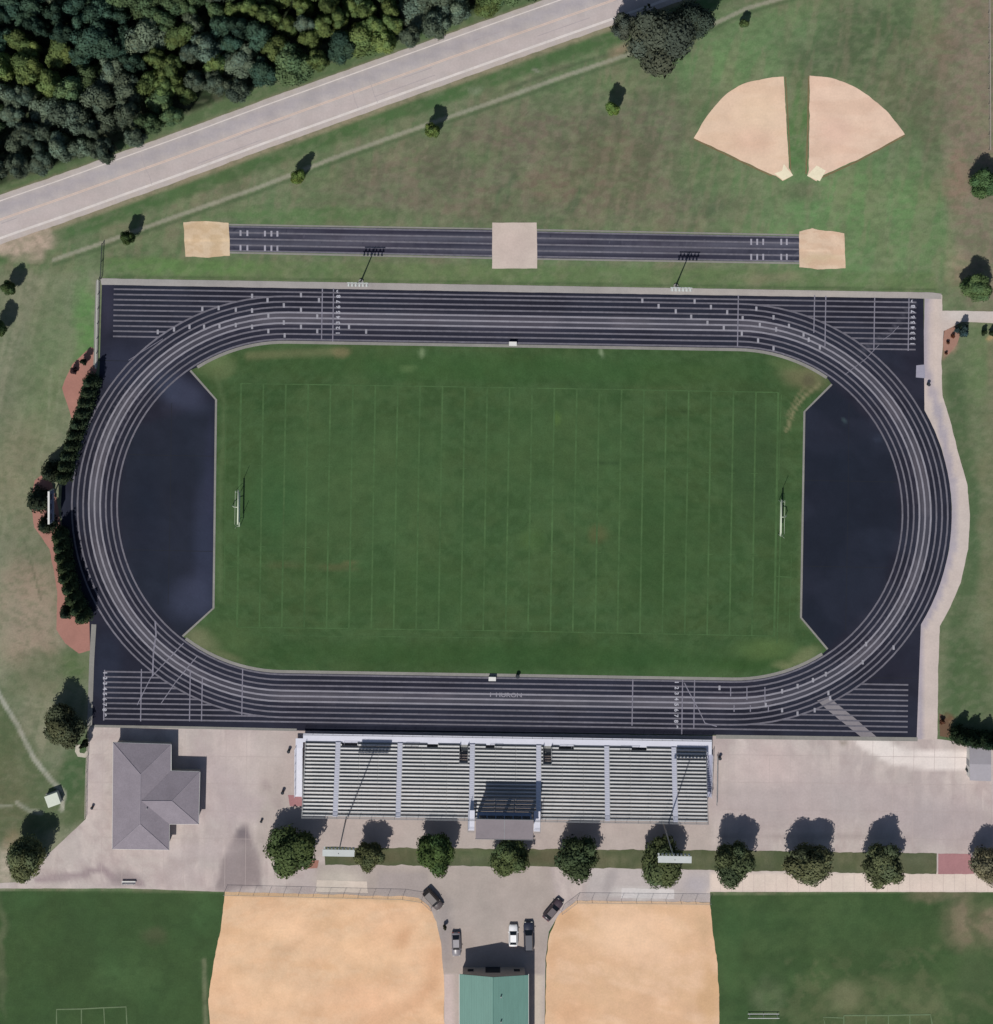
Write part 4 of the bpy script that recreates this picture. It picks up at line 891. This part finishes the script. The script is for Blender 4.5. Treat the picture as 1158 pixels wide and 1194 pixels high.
# ------------------------------------------------------------ green roofed building
eh2 = 5.0; rh2 = 6.8; og = W(576, 1194)
GB = empty('green_roof_building', og, 0, 'building with green metal gabled roof between the two tan infields', 'building')
def Lg(px, py, h): v = P(px, py, h); return (v.x - og.x, v.y - og.y, h)
g0, g1 = Lg(536, 1136, eh2), Lg(616, 1137, eh2); gr = Lg(575, 1139.5, rh2)
ln = -26
s0, s1, sr = (g0[0], g0[1] + ln, eh2), (g1[0], g1[1] + ln, eh2), (gr[0], gr[1] + ln, rh2)
for nm, pts in (('roof', [g0, gr, sr, s0]), ('roof', [gr, g1, s1, sr])):
    m = MB(); m.slab(pts, .15)
    a, b = (pts[0], pts[1]); n = 14
    for i in range(n + 1):
        t = i / n; x = a[0] + (b[0] - a[0]) * t; y = a[1] + (b[1] - a[1]) * t; z = a[2] + (b[2] - a[2]) * t
        m.box(x - .025, x + .025, y + ln, y - .01, z + .0, z + .05)
    m.build(nm, M['green_roof'], GB)
MB().tube(gr, sr, .12, n=8).build('ridge_cap', M['green_roof'], GB)
m = MB(); e = .6; x0, x1, y1, y0 = g0[0] + e, g1[0] - e, g0[1] - e, g0[1] + ln + e
m.wall([(x0, y0), (x1, y0), (x1, y1), (x0, y1)], 0, eh2 - .05); m.quad((x0, y1, eh2 - .05), (x1, y1, eh2 - .05), (gr[0], y1, rh2 - .3), (gr[0], y1, rh2 - .3 + .001)); m.build('wall', M['brick'], GB)
m = MB()
for x, pz in ((g0[0] - .07, 0), (g1[0] + .07, 0)): m.box(x - .06, x + .06, g0[1] + ln, g0[1], eh2 - .2, eh2 - .05)
m.build('gutter', M['white'], GB)
MB().box(gr[0] - 1.5, gr[0] + 1.5, y1, y1 + .05, .02, 2.8).build('door', M['dark'], GB)
for x in (x0 + 1.6, x1 - 1.6): MB().box(x - .6, x + .6, y1, y1 + .05, 1.1, 2.2).build('window', M['glass'], GB)
for yy in (-4.0, -9.0): MB().tube((gr[0] + 1.6, gr[1] + yy, rh2 - .5), (gr[0] + 1.6, gr[1] + yy, rh2 + .15), .14, n=10).build('vent_pipe', M['steel'], GB)
# ------------------------------------------------------------ grey shed
os_ = W(1143, 885); hs_ = 3.2
SH = empty('shed', os_, 0, 'small grey metal roofed shed by the right frame above the plaza', 'shed')
def Ls(px, py, h): v = P(px, py, h); return (v.x - os_.x, v.y - os_.y, h)
p0, p1, p2, p3 = Ls(1131, 870, hs_), Ls(1156, 871, hs_), Ls(1156, 911, hs_), Ls(1131, 910, hs_); q0, q1 = Ls(1131, 891, hs_ + .7), Ls(1156, 891.5, hs_ + .7)
for pts in ([p0, p1, q1, q0], [q0, q1, p2, p3]):
    m = MB(); m.slab(pts, .1); m.build('roof', mat('shed_roof', C(158, 154, 160), var=.06), SH)
m = MB(); m.wall([(p0[0] + .2, p0[1] - .2), (p1[0] - .2, p1[1] - .2), (p2[0] - .2, p2[1] + .2), (p3[0] + .2, p3[1] + .2)], 0, hs_ - .02); m.build('wall', M['white'], SH)
MB().box(p0[0] + .15, p0[0] + .2, -1, .2, .02, 2.1).build('door', M['steel'], SH)
# ------------------------------------------------------------ goal posts
def goal(px, py, lab, s):
    b = W(px, py); r = empty('goal_post', (b.x, b.y, 0), -AR, lab, 'goal post', 'football goal posts')
    w = 7.1
    MB().tube((s * 1.4, 0, 0), (s * 1.4, 0, 1.2), .09, n=10).tube((s * 1.4, 0, 1.2), (s * .9, 0, 2.6), .09, n=10).tube((s * .9, 0, 2.6), (0, 0, 3.05), .09, n=10).build('gooseneck', M['goal'], r, True)
    MB().tube((0, -w / 2, 3.05), (0, w / 2, 3.05), .16, n=10).build('crossbar', M['goal'], r, True)
    for y in (-w / 2, w / 2): MB().tube((0, y, 3.0), (0, y, 7.0), .045, n=10).build('upright', M['goal'], r, True)
    return r
gx1, gy1 = G(277.5, 591.5, 3.05); goal(gx1, gy1, 'cream football goal post at the left end of the field', -1)
gx1, gy1 = G(911, 603, 3.05); goal(gx1, gy1, 'cream football goal post at the right end of the field', 1)
# soccer goal frames next to the posts
def soccer(px, py, s, lab):
    b = W(px, py); r = empty('soccer_goal', (b.x, b.y, 0), -AR, lab, 'soccer goal', 'soccer goals'); w = 6.9; h = 2.3; m = MB()
    for y in (-w / 2, w / 2): m.tube((0, y, 0), (0, y, h), .06, n=8)
    m.tube((0, -w / 2, h), (0, w / 2, h), .10, n=8); m.build('frame', M['goal'], r)
    m = MB()
    for y in (-w / 2, w / 2): m.tube((s * 1.2, y, 0), (s * .5, y, h), .035, n=6); m.tube((0, y, h), (s * .5, y, h), .035, n=6)
    m.tube((s * 1.2, -w / 2, .05), (s * 1.2, w / 2, .05), .035, n=6); m.build('rear_frame', M['goal'], r)
soccer(281, 592, -1, 'soccer goal frame in front of the left football goal post'); soccer(908, 603, 1, 'soccer goal frame in front of the right football goal post')
# ------------------------------------------------------------ scoreboard
b = P(60, 590, 4.0)
SB = empty('scoreboard', (b.x, b.y, 0), 0, 'scoreboard on posts standing among the conifers on the west bend', 'scoreboard')
MB().box(-.15, .15, -3.2, 3.2, 2.6, 6.4).build('panel', M['boardface'], SB, bevel=.02)
m = MB()
for z in (2.6, 6.4): m.box(-.18, .2, -3.3, 3.3, z - .06, z + .06)
for y in (-3.25, 3.25): m.box(-.18, .2, y - .06, y + .06, 2.6, 6.4)
m.build('frame', M['white'], SB)
m = MB()
for y in (-2.2, 2.2): m.box(-.35, -.16, y - .12, y + .12, 0, 6.2)
m.build('post', M['steel'], SB)
m = MB()
for y in (-2, 0, 2): m.box(.15, .18, y - .6, y + .6, 4.6, 5.5)
m.build('display_window', M['glass'], SB)
# ------------------------------------------------------------ cars
def loft(m, st, n=None):
    rings = []
    for ring in st: rings.append([m.bm.verts.new(p) for p in ring])
    k = len(rings[0])
    for a, b in zip(rings, rings[1:]):
        for i in range(k): j = (i + 1) % k; m.bm.faces.new((a[i], a[j], b[j], b[i]))
    m.bm.faces.new(rings[0][::-1]); m.bm.faces.new(rings[-1])
def car(px, py, heading, colr, lab, L=4.6, kind='sedan', wd=1.82):
    b = P(px, py, .7); r = empty('parked_car', (b.x, b.y, .02), heading, lab, 'car', 'cars parked on the forecourt'); hw = wd / 2
    paint_m = mat('car_paint', C(*colr), rough=.35, var=.03, spec=.5)
    tall = kind == 'suv'; hood = .98 if tall else .85; belt = 1.05 if tall else .92; roof = 1.78 if tall else 1.44
    st = []
    for t, hwf, zb, zt in ((0, .78, .45, .62), (.03, .9, .32, .74), (.12, .98, .25, hood - .04), (.27, 1, .22, hood + .04), (.5, 1, .22, belt), (.8, 1, .22, belt), (.92, .97, .26, belt - .03), (.98, .9, .35, belt - .12), (1, .8, .48, belt - .25)):
        x = L / 2 - t * L; w = hw * hwf
        st.append([(x, -w, zb + .1), (x, -w * .9, zb), (x, w * .9, zb), (x, w, zb + .1), (x, w, zt - .16), (x, w * .88, zt), (x, -w * .88, zt), (x, -w, zt - .16)])
    m = MB(); loft(m, st); m.build('body', paint_m, r, True)
    f0, f1, f2, f3 = ((.26, .40, .90, .985) if tall else (.28, .42, .74, .90))
    g = MB(); st = []
    for t, z, w in ((f0, belt - .02, .84), (f1, roof - .05, .66), (f2, roof - .05, .66), (f3, belt - .02, .82)):
        x = L / 2 - t * L; st.append([(x, -hw * .86, belt - .05), (x, hw * .86, belt - .05), (x, hw * w, z), (x, -hw * w, z)])
    loft(g, st); g.build('windows', M['glass'], r)
    x1, x2 = L / 2 - (f1 - .005) * L, L / 2 - (f2 + .005) * L
    rf = MB().box(x2, x1, -hw * .69, hw * .69, roof - .06, roof); rf.build('roof', paint_m, r, bevel=.025)
    m = MB()
    for x, z in ((x1, roof - .05), (x2, roof - .05)):
        xe = L / 2 - (f0 if x == x1 else f3) * L
        for s in (-1, 1): m.tube((x, s * hw * .66, z), (xe, s * hw * .82, belt), .035, n=6)
    m.build('pillars', paint_m, r)
    for x in (L * .31, -L * .30):
        for s in (-1, 1):
            y = s * (hw - .1); MBw = MB().tube((x, y - .1, .33), (x, y + .1, .33), .33, n=18); w_ = MBw.build('wheel', M['tyre'], r)
            MB().tube((x, y + s * .07, .33), (x, y + s * .115, .33), .2, n=12).build('rim', M['rim'], w_)
    for s in (-1, 1):
        MB().box(L / 2 - .14, L / 2 - .03, s * hw * .66 - .16, s * hw * .66 + .16, .58, .70).build('headlight', M['amber'], r)
        MB().box(-L / 2 + .01, -L / 2 + .1, s * hw * .66 - .15, s * hw * .66 + .15, .66, .8).build('tail_light', M['red'], r)
        MB().box(L * .17, L * .2, s * hw * 1.0 - .02 if s > 0 else -hw - .16, hw + .16 if s > 0 else -hw + .02, belt - .02, belt + .1).build('mirror', paint_m, r)
hpi = math.pi / 2
car(505, 1049, math.radians(-48), (92, 84, 84), 'dark grey car parked slanting beside the left infield corner', 4.7, 'suv', 1.95)
car(532, 1101, -hpi + .03, (132, 128, 134), 'grey sedan parked alone left of the green roofed building', 4.9)
car(598.5, 1091, hpi, (236, 236, 238), 'white car parked beside the black pickup-sized vehicle', 4.5)
car(616.5, 1092, hpi + .02, (50, 54, 70), 'long black vehicle parked right of the white car', 6.0, 'suv', 2.0)
car(645, 1061, math.radians(50), (74, 62, 70), 'dark maroon car parked slanting beside the right infield', 5.0, 'sedan', 1.85)
# ------------------------------------------------------------ small items
def bench(px, py, L, rot, lab, m1, nm='bench'):
    b = W(px, py, .02); r = empty(nm, b, rot, lab, 'bench')
    m = MB()
    for y in (-.28, -.09, .1): m.box(-L / 2, L / 2, y, y + .16, .43, .47)
    m.build('seat', m1, r)
    m = MB()
    for z in (.6, .8): m.box(-L / 2, L / 2, .3, .34, z, z + .14)
    m.build('backrest', m1, r)
    for x in (-L / 2 + .3, L / 2 - .3): MB().box(x - .04, x + .04, -.26, .26, 0, .43).box(x - .035, x + .035, .27, .32, 0, .9).build('leg', M['steel'], r)
bench(150.5, 1028, 2.8, math.pi, 'white bench on the plaza near its lower left edge', M['white'])
def bleach_small(px, py, L, lab):
    b = W(px, py, .02); r = empty('portable_bleacher', b, 0, lab, 'bleacher')
    for i in range(2): MB().box(-L / 2, L / 2, -i * .8 - .12, -i * .8, .4 + i * .2, .44 + i * .2).build('seat', M['alu'], r)
    m = MB()
    for x in (-L / 2 + .4, 0, L / 2 - .4): m.tube((x, -.05, .35), (x, -.9, .55), .03, n=6); m.tube((x, -.86, 0), (x, -.86, .6), .03, n=6); m.tube((x, -.1, 0), (x, -.1, .4), .04, n=6)
    m.build('frame', M['steel'], r)
bleach_small(890, 1181, 6.4, 'pair of pale planks forming a low stand on grass at the bottom right')
def utility():
    b = P(62, 932, 1.2); r = empty('utility_box', (b.x, b.y, 0), math.radians(20), 'pale square utility cabinet on grass at the end of the gravel trail', 'utility box')
    MB().box(-1.45, 1.45, -1.3, 1.3, 0, .12).build('base', M['kerb'], r); MB().box(-1.3, 1.3, -1.15, 1.15, .12, 1.7).build('cabinet', M['white'], r, bevel=.05); MB().box(-1.35, 1.35, -1.2, 1.2, 1.7, 1.78).build('lid', mat('pale_green_lid', C(206, 212, 198), var=.05), r)
utility()
def cooler(px, py, lab, c, s=1.0):
    b = W(px, py, .06); r = empty('equipment_cart', b, -AR, lab, 'cart')
    MB().box(-.75 * s, .75 * s, -.4 * s, .4 * s, .25, .8).build('box', c, r, bevel=.04); MB().box(-.78 * s, .78 * s, -.43 * s, .43 * s, .8, .88).build('lid', M['white'], r)
    for x in (-.6 * s, .6 * s):
        for y in (-.38 * s, .38 * s): MB().tube((x, y - .05, .16), (x, y + .05, .16), .16, n=12).build('wheel', M['tyre'], r)
cooler(598, 400.5, 'white cart on the infield kerb of the north straight', M['white'], 1.0); cooler(574, 790.5, 'white cart on the infield kerb of the south straight', M['white'], .95)
def bin_(px, py, lab, m1=None, h=1.0, r_=.32):
    b = W(px, py, .03); r = empty('litter_bin', b, 0, lab, 'bin'); MB().tube((0, 0, 0), (0, 0, h), r_ * .85, r_, 14).build('body', m1 or M['green'], r); MB().tube((0, 0, h), (0, 0, h + .12), r_ + .03, r_ * .7, 14).build('lid', M['dark'], r)
bin_(603.5, 787.5, 'dark bin on the infield kerb of the south straight', None, 1.0, .4); bin_(337, 875, 'dark bin beside the top of the left ramp'); bin_(839, 883, 'brown bin at the upper end of the right handrail', mat('brown_plastic', C(92, 76, 68), var=.1))
bin_(330, 923, 'dark bin near the lower end of the left ramp', mat('grey_plastic', C(84, 74, 76), var=.1)); bin_(1082, 448, 'dark bin beside the track access pad on the east path'); bin_(108, 941, 'brown bin by the left edge of the plaza', mat('brown_bin', C(110, 84, 74), var=.1), .8, .28)
bin_(1127, 897, 'dark bin against the left wall of the grey shed', None, 1.0, .3); bin_(305, 957, 'brown bin on the plaza beside the dark stain', mat('brown_bin2', C(104, 92, 92), var=.1), .6, .25)
tree('shrub', 519, 1081, 3.6, 1.0, (84, 88, 74), 'small shrub beside the left infield above the grey sedan', 'shrub', None, kind='s')
# fences
def fence(pts, h, lab, m1=None, mesh=True, sp=3.0, rails=(.97,), nm='fence', pr=.035):
    P3 = [W(x, y) for x, y in pts]; o = P3[0]; r = empty(nm, o, 0, lab, 'fence'); m = MB(); k = MB(); w = MB(); m1 = m1 or M['steel']
    for a, b in zip(P3, P3[1:]):
        a = a - o; b = b - o; d = (b - a).length; n = max(1, round(d / sp))
        for i in range(n + 1): q = a.lerp(b, i / n); m.tube((q.x, q.y, 0), (q.x, q.y, h), pr, n=6)
        for rl in rails: k.tube((a.x, a.y, h * rl), (b.x, b.y, h * rl), pr, n=6)
        for z in [h * (.08 + .11 * j) for j in range(8)]: w.tube((a.x, a.y, z), (b.x, b.y, z), .006, n=3, cap=False)
        nn = int(d / .35)
        for i in range(nn): q = a.lerp(b, i / nn); q2 = a.lerp(b, min(1, (i + 1) / nn)); w.tube((q.x, q.y, .05), (q2.x, q2.y, h * .97), .006, n=3, cap=False)
    m.build('posts', m1, r); k.build('top_rail', m1, r)
    if mesh: w.build('wire_mesh', m1, r)
fence([(1152, -20), (1153, 175)], 1.5, 'pale chain link fence running down the right frame above the round tree', mat('pale_fence', C(172, 164, 154), var=.1), pr=.07)
fence([(120, 284), (118, 325)], 1.2, 'dark chain link fence north of the track corner', M['dark'], pr=.07)
fence([(115, 326), (112.5, 429)], 1.2, 'white railed fence along the upper left edge of the track', mat('white_fence', C(206, 206, 198), var=.06), pr=.07)
fence([(262, 1039.5), (470, 1044.5), (492, 1048), (503, 1058)], 2.2, 'chain link fence along the top of the left infield')
fence([(655, 1062), (673, 1048.5), (828, 1050)], 2.2, 'chain link fence along the top of the right infield')
fence([(104, 846), (101, 900), (100, 953)], 1.1, 'low chain link fence along the left side of the plaza', mat('pale_fence2', C(196, 184, 176), var=.08))
# ------------------------------------------------------------ camera and light
cam = bpy.data.cameras.new('camera'); co_ = bpy.data.objects.new('camera', cam); COL.objects.link(co_); scene.camera = co_
wn_ = W(NX, NY); co_.location = (wn_.x, wn_.y, H); co_.rotation_euler = (0, 0, 0)
cam.sensor_fit = 'HORIZONTAL'; cam.sensor_width = 36; cam.lens = 36 * H / (1158 * S); cam.shift_x = (579 - NX) / 1158; cam.shift_y = -(597 - NY) / 1158
cam.sensor_fit = 'HORIZONTAL'; cam.clip_start = 1; cam.clip_end = 6000
d = Vector((-.27, -.643, 1)).normalized()
sun = bpy.data.lights.new('sun', 'SUN'); sun.energy = 3.4; sun.angle = math.radians(.5); sun.color = (1, .96, .90)
so = bpy.data.objects.new('sun', sun); COL.objects.link(so); so.rotation_euler = d.to_track_quat('Z', 'Y').to_euler(); so.location = (0, 0, 100)
w = bpy.data.worlds.new('World'); scene.world = w; w.use_nodes = True; nt = w.node_tree
sky = nt.nodes.new('ShaderNodeTexSky'); sky.sky_type = 'NISHITA'; sky.sun_disc = False; sky.sun_elevation = math.asin(d.z); sky.sun_rotation = math.atan2(d.x, d.y)
nt.links.new(sky.outputs[0], nt.nodes['Background'].inputs[0]); nt.nodes['Background'].inputs[1].default_value = .055
scene.view_settings.view_transform = 'Standard'; scene.view_settings.look = 'None'; scene.view_settings.exposure = 0; scene.view_settings.gamma = 1
